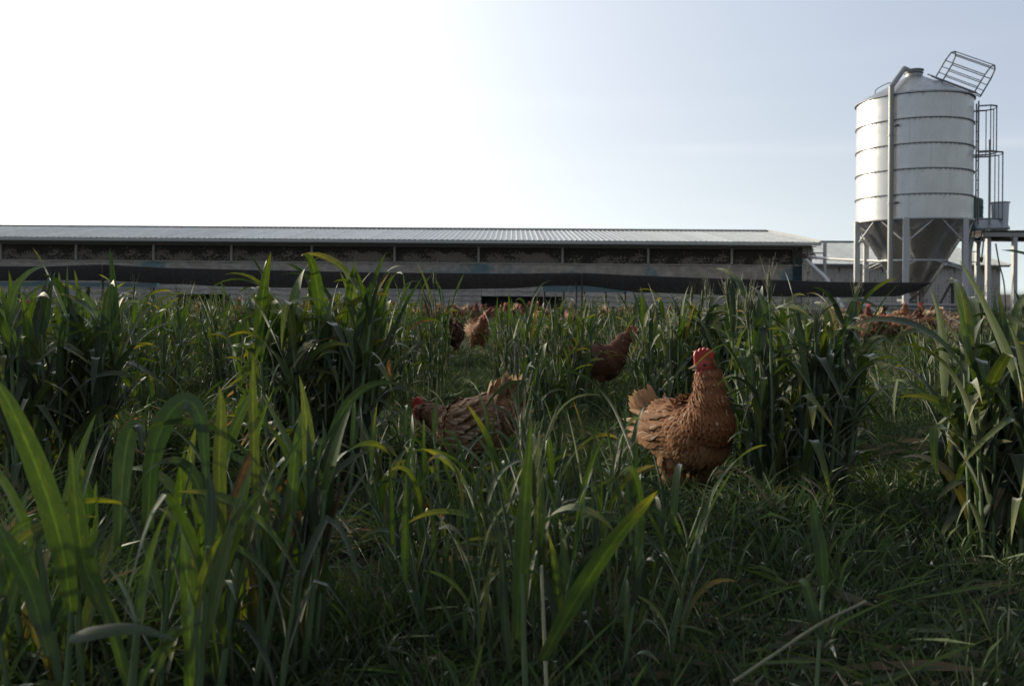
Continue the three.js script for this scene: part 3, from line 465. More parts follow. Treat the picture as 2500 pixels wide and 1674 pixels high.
// lays out one clump: a list of [geometry, matrix, material name]
function layClump(seed, o) {
  const r = rngOf(seed), list = [];
  for (let i = 0; i < o.stems; i++) {
    const a = r() * 6.283, rr = Math.sqrt(r()) * o.radius, bx = Math.cos(a) * rr * (o.stretchX ?? 1), bz = Math.sin(a) * rr;
    const Hs = o.height * (0.72 + 0.28 * r()), sh = Hs * (0.58 + 0.2 * r()), lean = o.lean * (0.3 + rr / o.radius) * (0.4 + r()), la = a + (r() - 0.5) * 1.6;
    const top = V(bx + Math.cos(la) * lean * sh, sh, bz + Math.sin(la) * lean * sh), base = V(bx, -0.02, bz), dir = top.clone().sub(base);
    const q = new THREE.Quaternion().setFromUnitVectors(UP, dir.clone().normalize()), sr = o.stemR * (0.8 + 0.5 * r());
    list.push(['stem', stemGeo, new THREE.Matrix4().compose(base, q, V(sr, dir.length(), sr)), 'stem']);
    if (o.heads && hash(i, seed) < o.heads) list.push(['seed_head', headGeo, new THREE.Matrix4().compose(top.clone().addScaledVector(dir, 0.16), q, V(1, 1, 1)), 'light'], ['stem', stemGeo, new THREE.Matrix4().compose(top.clone().addScaledVector(dir, -0.02), q, V(sr * 0.5, dir.length() * 0.19, sr * 0.5)), 'stem']);
    let az = r() * 6.283; const n = o.leaves + (r() < 0.5 ? 1 : 0);
    for (let k = 0; k < n; k++) {
      const t = k === n - 1 ? 0.985 : 0.30 + 0.66 * (k / Math.max(1, n - 1)) + 0.08 * (r() - 0.5), node = base.clone().addScaledVector(dir, Math.min(0.985, t));
      az += Math.PI + (r() - 0.5) * 1.1;
      const kind = k === n - 1 ? (r() < o.topUp ? 'up' : 'arch') : r() < o.droop ? 'droop' : r() < (o.archy ?? 0.5) ? 'arch' : 'up', set = shapes[kind], g = set[Math.floor(r() * set.length)];
      const L = k === n - 1 && kind === 'up' ? Math.min(o.leafL * 1.25, (Hs - sh) * (0.95 + 0.3 * r())) : o.leafL * (0.65 + 0.6 * r()) * (kind === 'up' ? 0.8 : 1) * (k === 0 ? 0.85 : 1), W = o.leafW * (0.65 + 0.6 * r());
      const m = new THREE.Matrix4().compose(node, new THREE.Quaternion().setFromEuler(new THREE.Euler((r() - 0.5) * 0.25, az, (r() - 0.5) * 0.2)), V(L, L, W));
      const u = r() * (t < 0.45 ? 0.6 : 2.4), mat = u < o.old * 0.5 ? 'yellow' : u < o.old * 0.85 ? 'dry' : u < o.old ? 'rust' : ['deep', 'blue', 'fresh', 'fresh', 'light', 'fresh'][Math.floor(r() * (o.tones ?? 5.4))];
      list.push(['leaf', g, m, mat]);
    }
  }
  return list;
}
const headGeo = (() => { const gs = [new THREE.SphereGeometry(1, 6, 8).scale(0.006, 0.045, 0.006).translate(0, 0.045, 0)]; for (let i = 0; i < 14; i++) { const a = i * 2.4, y = 0.015 + i * 0.005, b = V(Math.cos(a) * 0.005, y, Math.sin(a) * 0.005); gs.push(rod(b, b.clone().add(V(Math.cos(a) * 0.018, 0.06, Math.sin(a) * 0.018)), 0.0009, 0.0003, 3)); } const g = mergeGeometries(gs.map(plain)); g.setAttribute('color', new THREE.BufferAttribute(new Float32Array(g.attributes.position.count * 3).fill(0.9), 3)); return g; })();
const matOf = (n) => n === 'stem' ? stemMat : M[n];
// a clump whose every leaf and stem is a mesh of its own
function clumpOfParts(group, list) { for (const [n, g, m, mat] of list) { const o = mesh(n, g, matOf(mat), group); o.matrix.copy(m); o.matrix.decompose(o.position, o.quaternion, o.scale); } return group; }
// one mesh (leaf colours in the vertices) for clumps too far away to show single leaves
const farMat = leafMat(1, 1, 1, { transmission: 0.42 });
function clumpMesh(list) {
  const gs = list.map(([n, g, m, mat]) => {
    const q = g.index ? g.toNonIndexed() : g.clone(); q.applyMatrix4(m); const c = matOf(mat).color, N = q.attributes.position.count, old = q.attributes.color, arr = new Float32Array(N * 3);
    for (let i = 0; i < N; i++) { arr[i * 3] = c.r * (old ? old.getX(i) : 1); arr[i * 3 + 1] = c.g * (old ? old.getY(i) : 1); arr[i * 3 + 2] = c.b * (old ? old.getZ(i) : 1); }
    q.setAttribute('color', new THREE.BufferAttribute(arr, 3)); return q;
  });
  return mergeGeometries(gs);
}
const CL = (px, d, dx = 0) => { const x = (px - 1250) / F * d + dx; return V(x, groundY(x, -d), -d); };
const nearKind = { stems: 20, radius: 0.13, height: 0.72, lean: 0.08, stemR: 0.0055, leaves: 5, topUp: 0.22, droop: 0.70, leafL: 0.24, leafW: 0.025, old: 0.05, tones: 4.6, heads: 0.06 };
const heroes = [
  // px, depth, label, overrides
  [120, 2.35, 'tall crop clump with broad drooping leaves at the end of the shed', { stems: 54, radius: 0.15, height: 0.77, leafW: 0.029, leafL: 0.27 }],
  [775, 2.5, 'big bushy crop clump with broad arching leaves next to the hen lowering its head', { stems: 56, radius: 0.16, height: 0.80, tones: 5.4, leafW: 0.031, leafL: 0.28 }],
  [300, 1.15, 'crop clump of wide upright blades lowest in the frame, below the drooping clumps', { stems: 21, radius: 0.19, stretchX: 1.2, height: 0.46, leaves: 4, topUp: 0.92, droop: 0.12, archy: 0.18, leafL: 0.25, leafW: 0.022, tones: 4.4, lean: 0.2 }],
  [620, 1.3, 'leafy crop clump with a yellow-brown blade, beside the wide-bladed clump', { stems: 14, radius: 0.10, height: 0.50, leaves: 4, topUp: 0.8, droop: 0.15, archy: 0.2, leafL: 0.24, leafW: 0.022, tones: 4.4, lean: 0.15, old: 0.16 }],
  [1340, 1.42, 'loose clump of narrow grassy leaves in front of the standing hen', { stems: 44, radius: 0.22, height: 0.46, leaves: 4, topUp: 0.6, droop: 0.2, leafL: 0.20, leafW: 0.011, tones: 4.4, lean: 0.3, stemR: 0.003 }],
  [1130, 1.75, 'loose grassy clump in front of the hen lowering its head', { stems: 22, radius: 0.14, height: 0.44, leaves: 4, topUp: 0.6, droop: 0.2, leafL: 0.20, leafW: 0.012, tones: 4.4, lean: 0.3, stemR: 0.003 }],
  [1945, 2.3, 'tall crop clump of drooping leaves beside the standing hen', { stems: 50, radius: 0.12, height: 0.71 }],
  [2000, 2.8, 'dark crop clump of folded leaves behind the drooping clump near the standing hen', { stems: 24, radius: 0.12, height: 0.67 }],
  [2480, 1.85, 'tall crop clump with long hanging leaves below the loading deck', { stems: 40, radius: 0.12, height: 0.71, leafL: 0.27, leafW: 0.027 }],
  [1285, 1.95, 'wispy upright tuft in front of the tail of the hen lowering its head', { stems: 11, radius: 0.11, height: 0.46, leaves: 4, topUp: 0.7, droop: 0.12, archy: 0.3, leafL: 0.20, leafW: 0.011, tones: 5.4, lean: 0.2, stemR: 0.0028 }],
  [700, 2.9, 'crop clump standing behind the big bushy clump', { stems: 26, radius: 0.14, height: 0.73 }],
];
heroes.forEach(([px, d, label, o], i) => { const g = thing('crop_clump', label, 'crop clump', 'crop clumps close by', CL(px, d), 0); clumpOfParts(g, layClump(500 + i * 17, { ...nearKind, ...o })); });
console.log('near clumps built');

// middle distance clumps, still leaf by leaf
const midKind = { stems: 16, radius: 0.15, height: 0.68, lean: 0.07, stemR: 0.0045, leaves: 4, tones: 5.9, topUp: 0.65, droop: 0.25, leafL: 0.22, leafW: 0.018, old: 0.06 };
const mids = [[290, 4.3, 0.74, 0.75], [420, 4.8, 0.68, 0.15], [545, 4.4, 0.67, 0.2], [200, 5.4, 0.66, 0.2], [1040, 4.5, 0.78, 0.08], [1335, 4.2, 0.68, 0.12], [1610, 4.3, 0.70, 0.2], [1650, 3.9, 0.72, 0.6], [1760, 3.8, 0.73, 0.6], [1340, 3.4, 0.44, 0.15], [2320, 3.6, 0.56, 0.2], [30, 4.0, 0.70, 0.4], [900, 3.7, 0.70, 0.3], [725, 4.0, 0.70, 0.4], [2480, 3.0, 0.66, 0.3], [970, 5.2, 0.70, 0.1], [1255, 5.6, 0.60, 0.1], [1290, 5.0, 0.62, 0.1], [150, 4.7, 0.68, 0.2], [365, 3.9, 0.66, 0.3], [480, 5.4, 0.66, 0.15], [850, 4.6, 0.70, 0.2], [955, 4.1, 0.70, 0.15], [1430, 5.9, 0.60, 0.1], [1590, 5.0, 0.66, 0.15], [1700, 4.7, 0.68, 0.2], [1835, 4.4, 0.68, 0.3], [1850, 3.3, 0.62, 0.5], [2290, 4.4, 0.50, 0.15], [2400, 4.2, 0.58, 0.2], [1398, 4.25, 0.62, 0.08], [1245, 4.6, 0.56, 0.1]];
const midNote = ['under the lowest roof end with folded tips', 'between two darker clumps by the bare soil', 'with thin upright tips by the dark hen', 'far along the crop rows by the trough', 'tall and slender with pale stalks behind the hen lowering its head', 'beside the hen facing the wider crop', 'right behind the standing hen', 'with broad folded leaves over the standing hen', 'with bent leaf tips next to the drooping clump', 'short and sparse before the hen facing sideways', 'short and upright in the open lane below the silo', 'at the very edge of the picture by the trough', 'half hidden behind the big bushy clump', 'with arched leaves by the dark hen', 'tucked behind the long hanging leaves', 'slim and dark behind the slender clump', 'beyond the buff hen seen from behind', 'beside the buff hen seen from behind', 'under the first shed bays behind the tall edge clump', 'low in front of the folded dark clump', 'thin and pale before the second opening', 'just behind the big bushy clump by the stakes', 'with fine tips left of the slender tall clump', 'short and pale beyond the walking dark hen', 'thin and dark above the comb of the standing hen', 'filling the gap over the standing hen', 'behind the drooping clump near the shed corner', 'bent and tangled against the drooping clump', 'knee high and sparse at the edge of the open lane', 'thin and upright below the green tank', 'slim and upright over the tail of the walking dark hen', 'thin and low before the pale buff hen'];
mids.forEach(([px, d, h, dr], i) => { const g = thing('crop_clump', `upright crop clump ${midNote[i]}`, 'crop clump', 'upright crop clumps', CL(px, d), i); clumpOfParts(g, layClump(900 + i * 13, { ...midKind, height: h, droop: dr, topUp: 0.8 - dr, leafW: dr > 0.35 ? 0.028 : 0.018, stems: dr > 0.35 ? 24 : 20, radius: 0.11, heads: 0.08 })); });

// far rows
{
  const r = rngOf(321), far = [];
  for (let i = 0; i < 9; i++) far.push(clumpMesh(layClump(2000 + i, { ...midKind, stems: 17, leaves: 3, radius: 0.17, height: 0.55, droop: 0.2, topUp: 0.8, leafL: 0.20, leafW: 0.017, old: 0.07 })));
  const low = []; for (let i = 0; i < 6; i++) low.push(clumpMesh(layClump(2100 + i, { ...midKind, stems: 15, leaves: 2, radius: 0.2, height: 0.36, droop: 0.15, topUp: 0.9, leafL: 0.15, leafW: 0.013, old: 0.09, lean: 0.2 })));
  const put = (set, px, d, sc, label, group) => { const p = CL(px, d), m = mesh('crop_clump', set[Math.floor(r() * set.length)], farMat); m.position.copy(p); m.rotation.y = r() * 6.28; m.scale.setScalar(sc); tag(m, label, 'crop clump', group); };
  const nthRow = ['first', 'second', 'third', 'fourth', 'fifth', 'sixth', 'seventh', 'eighth', 'ninth', 'tenth', 'eleventh', 'twelfth', 'thirteenth', 'fourteenth', 'fifteenth', 'sixteenth'];
  for (let row = 0; row < 12; row++) for (let c = 0; c < 16; c++) {
    const d = 5.9 + row * 0.62 + row * row * 0.027 + 0.5 * (r() - 0.5), px = 2560 - (c + 0.1 + 0.8 * r()) * 165, keep = r(), hh = r();
    const lane = (px > 1070 && px < 1215 && d < 9.6) || (px > 2035 && d < 11.8) || (px > 585 && px < 695 && d < 6.6) || (px > 1425 && px < 1545 && d < 6.4) || (px > 1290 && px < 1345 && d < 7.2);
    if (lane || keep > (d > 10 && px > 980 && px < 1330 ? 0.3 : d > 11 ? 0.62 : 0.95)) continue;
    const h = px < 620 ? 0.95 + 0.3 * hh : px > 1000 && px < 1330 ? 0.72 + 0.3 * hh : 0.85 + 0.35 * hh;
    put(far, px, d, h * (d > 11 ? 0.85 : 1), `upright green crop clump, ${nthRow[row]} row back, ${nthRow[c]} in its row counted from the silo side`, 'far rows of crop clumps');
  }
  for (let k = 0; k < 34; k++) { const d = 4.2 + 8.3 * r(), px = 2040 + 440 * r(); if (d < 9 && px > 2085 && px < 2270) continue; put(low, px, d, 0.8 + 0.4 * r(), 'low grassy crop tuft in the open lane below the silo', 'low crop tufts below the silo'); }
  for (let k = 0; k < 20; k++) { const d = 3.2 + 4 * r(), px = 60 + 1900 * r(); if ((px > 1070 && px < 1230) || (px > 1390 && px < 1560)) continue; put(low, px, d, 0.45 + 0.4 * r(), 'low grassy tuft on the ground between the crop clumps', 'low tufts between the clumps'); }
}
console.log('far clumps built');

// single blades that stand out close to the camera: path of photo pixels with depth
function pathBlade(pts, w, mat, { tip = 0, face = V(0, 0, 1), fold = 0.0025, tone = 1, seg = 16 } = {}) {
  const c = new THREE.CatmullRomCurve3(pts), rows = [];
  for (let i = 0; i <= seg; i++) { const s = i / seg, p = c.getPoint(s), t = c.getTangent(s), f = face.clone().applyAxisAngle(UP, 0.5 * (s - 0.5)), sd = t.clone().cross(f).normalize(), nn = sd.clone().cross(t).normalize(), k = widthAt(s) * w / 2; rows.push([p.clone().addScaledVector(sd, -k), p.clone().addScaledVector(nn, fold * widthAt(s)), p.clone().addScaledVector(sd, k)]); }
  return sheetGeo(rows, bladeColors(seg, tip, tone));
}
{
  const loose = (label, list, base) => { const g = thing('crop_plant', label, 'crop plant', 'single crop plants close by', base); for (const [n, geo, mat] of list) { const o = mesh(n, geo, mat, g); o.position.copy(base).negate(); } };
  const b1 = CL(1290, 1.12); b1.x = at(1290, 1400, 1.12).x;
  loose('crop plant with one tall upright blade and one wide yellow-tipped blade', [
    ['leaf', pathBlade([at(1262, 1560, 1.14), at(1272, 1380, 1.12), at(1285, 1180, 1.11), at(1298, 1015, 1.10)], 0.024, M.fresh, { face: V(-0.2, 0, 1) }), M.fresh],
    ['leaf', pathBlade([at(1325, 1610, 1.10), at(1400, 1470, 1.05), at(1490, 1330, 1.0), at(1570, 1235, 0.98), at(1606, 1198, 0.98)], 0.027, M.fresh, { tip: 1.0, face: V(0.2, -0.3, 1) }), M.fresh],
    ['leaf', pathBlade([at(1245, 1640, 1.16), at(1232, 1500, 1.17), at(1225, 1350, 1.18), at(1208, 1230, 1.2)], 0.014, M.blue), M.blue],
    ['stem', rod(b1, at(1275, 1400, 1.12), 0.0045, 0.003), stemMat], ['stem', rod(b1.clone().add(V(0.03, 0, 0.01)), at(1322, 1380, 1.13), 0.003, 0.002), std(0.3, 0.3, 0.2, 0.8)],
  ], b1);
  const b2 = CL(150, 1.02); 
  loose('crop plant with a long leaning blade at the frame edge under the tall clump', [
    ['leaf', pathBlade([at(175, 1500, 0.98), at(150, 1330, 0.97), at(85, 1130, 0.96), at(20, 985, 0.95), at(-30, 905, 0.95)], 0.030, M.fresh, { face: V(0.3, 0.2, 1) }), M.fresh],
    ['leaf', pathBlade([at(120, 1600, 0.92), at(80, 1450, 0.92), at(20, 1330, 0.9), at(-10, 1280, 0.9)], 0.028, M.deep, {}), M.deep],
    ['leaf', pathBlade([at(300, 1560, 1.0), at(215, 1400, 1.0), at(185, 1230, 1.0), at(170, 1080, 1.01)], 0.028, M.fresh, {}), M.fresh],
    ['leaf', pathBlade([at(170, 1560, 0.88), at(230, 1545, 0.86), at(330, 1535, 0.84), at(440, 1565, 0.82)], 0.015, M.deep, { face: V(0, 0.5, 0.9) }), M.deep],
    ['stem', rod(b2, at(175, 1490, 0.98), 0.005, 0.0035), stemMat],
  ], b2);
  const b3 = CL(480, 1.2);
  loose('crop plant with a tall arched blade folding over above the wide-bladed clump', [
    ['leaf', pathBlade([at(360, 1290, 1.2), at(375, 1100, 1.2), at(420, 1000, 1.2), at(455, 978, 1.2), at(485, 1010, 1.19), at(500, 1120, 1.18), at(505, 1280, 1.16)], 0.032, M.deep, { face: V(0.5, 0.5, 1) }), M.deep],
    ['leaf', pathBlade([at(290, 1330, 1.16), at(300, 1130, 1.16), at(318, 1045, 1.16), at(340, 1042, 1.15), at(345, 1120, 1.13)], 0.030, M.blue, { face: V(1, 0.2, 0.8) }), M.blue],
    ['leaf', pathBlade([at(545, 1320, 1.2), at(535, 1130, 1.2), at(540, 1010, 1.2), at(535, 940, 1.2)], 0.022, M.light), M.light],
    ['leaf', pathBlade([at(625, 1240, 1.22), at(620, 1100, 1.22), at(617, 960, 1.22), at(617, 868, 1.22)], 0.017, M.light), M.light],
    ['leaf', pathBlade([at(545, 1120, 1.22), at(565, 1060, 1.23), at(600, 985, 1.25), at(625, 940, 1.27)], 0.018, M.fresh), M.fresh],
    ['leaf', pathBlade([at(480, 1560, 1.08), at(530, 1400, 1.06), at(590, 1260, 1.05), at(640, 1190, 1.05)], 0.030, M.fresh, { face: V(-0.3, 0, 1) }), M.fresh],
    ['leaf', pathBlade([at(555, 1290, 1.2), at(580, 1190, 1.2), at(605, 1120, 1.2), at(610, 1100, 1.2)], 0.014, M.rust), M.rust],
    ['stem', rod(b3, at(450, 1250, 1.2), 0.005, 0.003), stemMat], ['stem', rod(b3.clone().add(V(0.06, 0, 0)), at(548, 1310, 1.2), 0.004, 0.003), stemMat], ['stem', rod(b3.clone().add(V(0.11, 0, 0)), at(625, 1235, 1.22), 0.004, 0.003), stemMat],
  ], b3);
  const b4 = CL(1990, 1.1);
  loose('sparse crop plant with a clipped blade over the dark grass', [
    ['leaf', pathBlade([at(2010, 1560, 1.1), at(1990, 1500, 1.1), at(1972, 1440, 1.1), at(1962, 1420, 1.09), at(1950, 1418, 1.07)], 0.017, M.blue, { face: V(0, 0.3, 1) }), M.blue],
    ['leaf', pathBlade([at(2012, 1440, 1.14), at(2005, 1350, 1.14), at(1990, 1260, 1.15), at(1984, 1220, 1.15)], 0.020, M.deep), M.deep],
    ['stem', rod(b4, at(2010, 1430, 1.13), 0.0035, 0.0025), stemMat],
    ['stem', tube([at(1790, 1665, 1.02), at(1890, 1598, 1.05), at(2005, 1522, 1.08), at(2115, 1468, 1.12)], 0.0021, 6), std(0.14, 0.14, 0.085, 0.8)],
  ], b4);
}

// ------------------------------------------------------------------ short grass
{
  const r = rngOf(99), D = Math.PI / 180;
  const gMat = new THREE.MeshPhysicalMaterial({ color: lin(1, 1, 1), vertexColors: true, roughness: 0.85, transmission: 0.4, thickness: 0, side: THREE.DoubleSide });
  const tuft = (n, len, spread, w, dry, lo = 35, hi = 52) => {
    const gs = [];
    for (let i = 0; i < n; i++) {
      const g = unitBlade({ a0: (lo + hi * r()) * D, bend: (10 + (lo < 20 ? 30 : 100) * r()) * D, p: 1.3, twist: (r() - 0.5) * 3, fold: 0.01, seg: 4 }), L = len * (0.5 + 0.8 * r()), q = new THREE.Quaternion().setFromEuler(new THREE.Euler(0, r() * 6.283, 0));
      g.applyMatrix4(new THREE.Matrix4().compose(V((r() - 0.5) * spread, -0.005, (r() - 0.5) * spread), q, V(L, L, w * (0.7 + 0.6 * r()))));
      const c = r() < dry ? [0.14, 0.115, 0.065] : r() < 0.5 ? [0.040, 0.082, 0.014] : r() < 0.6 ? [0.070, 0.120, 0.016] : [0.042, 0.072, 0.026], a = g.attributes.color; for (let k = 0; k < a.count; k++) a.setXYZ(k, c[0] * a.getX(k), c[1] * a.getY(k), c[2] * a.getZ(k));
      gs.push(g.toNonIndexed());
    }
    return mergeGeometries(gs);
  };
  const kinds = [[tuft(22, 0.12, 0.10, 0.0042, 0.08), 0], [tuft(22, 0.085, 0.11, 0.0034, 0.14), 0], [tuft(20, 0.19, 0.09, 0.0050, 0.05), 0], [tuft(14, 0.06, 0.12, 0.003, 0.5), 0], [tuft(9, 0.26, 0.16, 0.0042, 0.38, 2, 26), 0]];
  const spots = kinds.map(() => []);
  const scatter = (n, d0, d1, pow, sc) => { for (let i = 0; i < n; i++) { const d = Math.sqrt(d0 * d0 + (d1 * d1 - d0 * d0) * Math.pow(r(), pow)), x = (r() * 2 - 1) * 0.68 * d, z = -d, patch = fbm(x * 0.9, 3.3, z * 0.9, 3); const k = patch > 0.16 ? 3 : patch > 0.0 ? 1 : r() < 0.25 ? 2 : 0; if (patch > 0.20 && r() < 0.7) continue; spots[k].push([x, z, sc * (0.7 + 0.7 * r()) * (0.62 + 1.5 * Math.max(0, 0.22 + fbm(x * 1.9, 8.1, z * 1.9, 2)))]); if (d < 5 && r() < 0.16) spots[4].push([x, z, 0.6 + 0.6 * r()]); } };
  scatter(7500, 0.45, 3.2, 1, 1.0); scatter(6500, 3.2, 7, 1, 0.95); scatter(7000, 7, 14, 1, 1.1); scatter(2600, 14, 20, 1, 1.3);
  const m4 = new THREE.Matrix4(), q = new THREE.Quaternion(), col = new THREE.Color();
  const g = tag(thing('short_grass'), 'short tangled grass covering the soil between the crop clumps', 'grass', null, 'stuff');
  kinds.forEach(([geo], k) => {
    const im = new THREE.InstancedMesh(geo, gMat, spots[k].length); im.name = ['grass_tuft', 'grass_tuft', 'grass_tuft', 'straw_tuft', 'lying_stalks'][k]; im.userData.kind = 'stuff'; im.castShadow = im.receiveShadow = true;
    spots[k].forEach(([x, z, s], i) => { q.setFromAxisAngle(UP, r() * 6.28); m4.compose(V(x, groundY(x, z), z), q, V(s, s * (0.8 + 0.4 * r()), s)); im.setMatrixAt(i, m4); const t = 0.75 + 0.5 * r(); im.setColorAt(i, col.setRGB(t * (0.9 + 0.2 * r()), t, t * 0.95)); });
    g.add(im);
  });
}
console.log('grass built');

// ------------------------------------------------------------------ hens
const hensMat = new THREE.MeshPhysicalMaterial({ vertexColors: true, roughness: 0.8, side: THREE.DoubleSide });
const redMat = new THREE.MeshPhysicalMaterial({ color: lin(0.42, 0.035, 0.03), roughness: 0.5, transmission: 0, clearcoat: 0.15, clearcoatRoughness: 0.5 });
const beakMat = std(0.42, 0.30, 0.18, 0.45), eyeMat = std(0.02, 0.012, 0.008, 0.15);
// pose: list of [x, y, z, half width, half height, yaw]; x forward, from rump to the top of the neck; head: centre, yaw, pitch
const bodyPts = (tilt) => [[-0.185, 0.268, 0.012, 0.012], [-0.155, 0.262, 0.05, 0.048], [-0.09, 0.245, 0.086, 0.083], [-0.01, 0.225, 0.10, 0.100], [0.06, 0.228, 0.094, 0.102]].map(([x, y, w, h]) => { const c = Math.cos(tilt), s = Math.sin(tilt), yy = y - 0.23; return [x * c - yy * s, 0.23 + x * s + yy * c, 0, w, h, 0]; });
const poses = {
  alert: { body: bodyPts(0.12), neck: [[0.104, 0.280, 0, 0.080, 0.088, 0], [0.117, 0.332, 0.002, 0.054, 0.060, 0.25], [0.117, 0.380, 0.005, 0.040, 0.044, 0.6], [0.115, 0.414, 0.006, 0.031, 0.035, 0.9], [0.114, 0.440, 0.008, 0.022, 0.024, 1]], head: [0.118, 0.434, 0.008], yawMax: 1, pitch: -0.06, tail: 0.55 },
  walk: { body: bodyPts(0.02), neck: [[0.112, 0.262, 0, 0.073, 0.08, 0], [0.145, 0.305, 0, 0.048, 0.055, 0], [0.170, 0.345, 0, 0.036, 0.041, 0], [0.188, 0.375, 0, 0.029, 0.033, 0], [0.196, 0.392, 0, 0.02, 0.022, 0]], head: [0.203, 0.384, 0], yawMax: 0, pitch: -0.1, tail: 0.6 },
  forage: { body: bodyPts(-0.12), neck: [[0.115, 0.235, 0, 0.07, 0.075, 0], [0.175, 0.258, 0, 0.048, 0.052, 0], [0.235, 0.270, 0, 0.037, 0.041, 0], [0.285, 0.274, 0, 0.030, 0.033, 0], [0.308, 0.274, 0, 0.02, 0.02, 0]], head: [0.312, 0.271, 0], yawMax: 0, pitch: -0.35, tail: 0.95 },
  reach: { body: bodyPts(-0.30).map(([x, y, z, w, h, k]) => [x, y + 0.02, z, w, h, k]), neck: [[0.112, 0.225, 0, 0.07, 0.075, 0], [0.172, 0.242, 0, 0.048, 0.053, 0], [0.230, 0.256, 0, 0.038, 0.042, 0], [0.278, 0.264, 0, 0.030, 0.033, 0], [0.300, 0.266, 0, 0.02, 0.02, 0]], head: [0.304, 0.264, 0], yawMax: 0, pitch: -0.35, tail: 1.15 },
  peck: { body: bodyPts(-0.42), neck: [[0.105, 0.170, 0, 0.068, 0.07, 0], [0.150, 0.135, 0, 0.047, 0.05, 0], [0.180, 0.098, 0, 0.036, 0.039, 0], [0.196, 0.065, 0, 0.029, 0.031, 0], [0.202, 0.05, 0, 0.018, 0.018, 0]], head: [0.205, 0.052, 0], yawMax: 0, pitch: -1.1, tail: 1.1 },
};
function henParts(poseName, pal, detail, seed, headYaw = 0) {
  const P = poses[poseName], r = rngOf(seed), all = [...P.body, ...P.neck], nB = P.body.length;
  const c3 = new THREE.CatmullRomCurve3(all.map((p) => V(p[0], p[1], p[2]))), N = detail > 1 ? 44 : 20, K = detail > 1 ? 22 : 12;
  const ring = (u) => {
    const f = u * (all.length - 1), i = Math.min(all.length - 2, Math.floor(f)), t = f - i, k = t * t * (3 - 2 * t), mix = (j) => all[i][j] + (all[i + 1][j] - all[i][j]) * k, yaw = mix(5) * headYaw;
    const tg = c3.getTangent(u), sd = V(-Math.sin(yaw), 0, -Math.cos(yaw)).normalize(); sd.addScaledVector(tg, -sd.dot(tg)).normalize(); const nn = sd.clone().cross(tg).normalize(); if (nn.dot(V(-tg.y, Math.abs(tg.x) + 0.001, 0)) < 0 && Math.abs(tg.y) < 0.8) nn.negate();
    return { p: c3.getPoint(u), tg, sd, nn, w: mix(3), h: mix(4) };
  };
  const pos = [], col = [], nor = [], e1 = V(0, 0, 0), e2 = V(0, 0, 0);
  const addTri = (a, b, c, ca, cb, cc, na, nb = na, nc = na) => {
    e1.subVectors(b, a); e2.subVectors(c, a).cross(e1).negate(); const flip = e2.dot(na) + e2.dot(nb) + e2.dot(nc) < 0;
    for (const [p, q, m] of flip ? [[a, ca, na], [c, cc, nc], [b, cb, nb]] : [[a, ca, na], [b, cb, nb], [c, cc, nc]]) { pos.push(p.x, p.y, p.z); col.push(...q); nor.push(m.x, m.y, m.z); }
  };
  const shade = (c, k) => [c[0] * k, c[1] * k, c[2] * k], mixc = (a, b, t) => a.map((x, i) => x + (b[i] - x) * t);
  const surf = (R, v) => { const a = v * Math.PI * 2, cw = Math.cos(a), sw = Math.sin(a), q = sw < 0 ? 1.06 : 0.96; return R.p.clone().addScaledVector(R.sd, cw * R.w).addScaledVector(R.nn, sw * R.h * q); };
  const rings = []; for (let i = 0; i <= N; i++) rings.push(ring(i / N));
  const colAt = (u, v) => { const neck = smooth(0.44, 0.62, u); let c = mixc(pal.body, pal.neck, neck); c = shade(c, 0.85 + 0.3 * r()); return c; };
  const grid = rings.map((R, i) => Array.from({ length: K }, (_, j) => [surf(R, j / K), shade(colAt(i / N, j / K), detail > 1 ? 0.75 : 0.95), surf(R, j / K).sub(R.p).normalize()]));
  for (let i = 0; i < N; i++) for (let j = 0; j < K; j++) { const a = grid[i][j], b = grid[i][(j + 1) % K], c = grid[i + 1][j], d = grid[i + 1][(j + 1) % K]; addTri(a[0], b[0], c[0], a[1], b[1], c[1], a[2], b[2], c[2]); addTri(b[0], d[0], c[0], b[1], d[1], c[1], b[2], d[2], c[2]); }
  // a feather: base point, direction, outward normal
  const feather = (p, dir, out, L, w, c0, c1, curl = 0.15) => {
    const sd = dir.clone().cross(out).normalize(), m = p.clone().addScaledVector(dir, L * 0.55).addScaledVector(out, L * curl), t = p.clone().addScaledVector(dir, L).addScaledVector(out, L * curl * 0.6), e = p.clone().addScaledVector(dir, L * 0.85).addScaledVector(out, L * curl * 0.9);
    const a = m.clone().addScaledVector(sd, w / 2).addScaledVector(out, -w * 0.16), b = m.clone().addScaledVector(sd, -w / 2).addScaledVector(out, -w * 0.16), a2 = e.clone().addScaledVector(sd, w * 0.34).addScaledVector(out, -w * 0.12), b2 = e.clone().addScaledVector(sd, -w * 0.34).addScaledVector(out, -w * 0.12);
    const cm = mixc(c0, c1, 0.35), nl = out.clone().addScaledVector(sd, 0.28).normalize(), nr = out.clone().addScaledVector(sd, -0.28).normalize(), nt = out.clone().addScaledVector(dir, 0.18).normalize();
    addTri(p, a, m, c0, cm, cm, out, nl, out); addTri(p, m, b, c0, cm, cm, out, out, nr); addTri(m, a, a2, cm, cm, c1, out, nl, nl); addTri(m, a2, e, cm, c1, c1, out, nl, nt); addTri(m, e, b2, cm, c1, c1, out, nt, nr); addTri(m, b2, b, cm, c1, cm, out, nr, nr); addTri(e, a2, t, c1, c1, c1, nt, nl, nt); addTri(e, t, b2, c1, c1, c1, nt, nt, nr);
  };
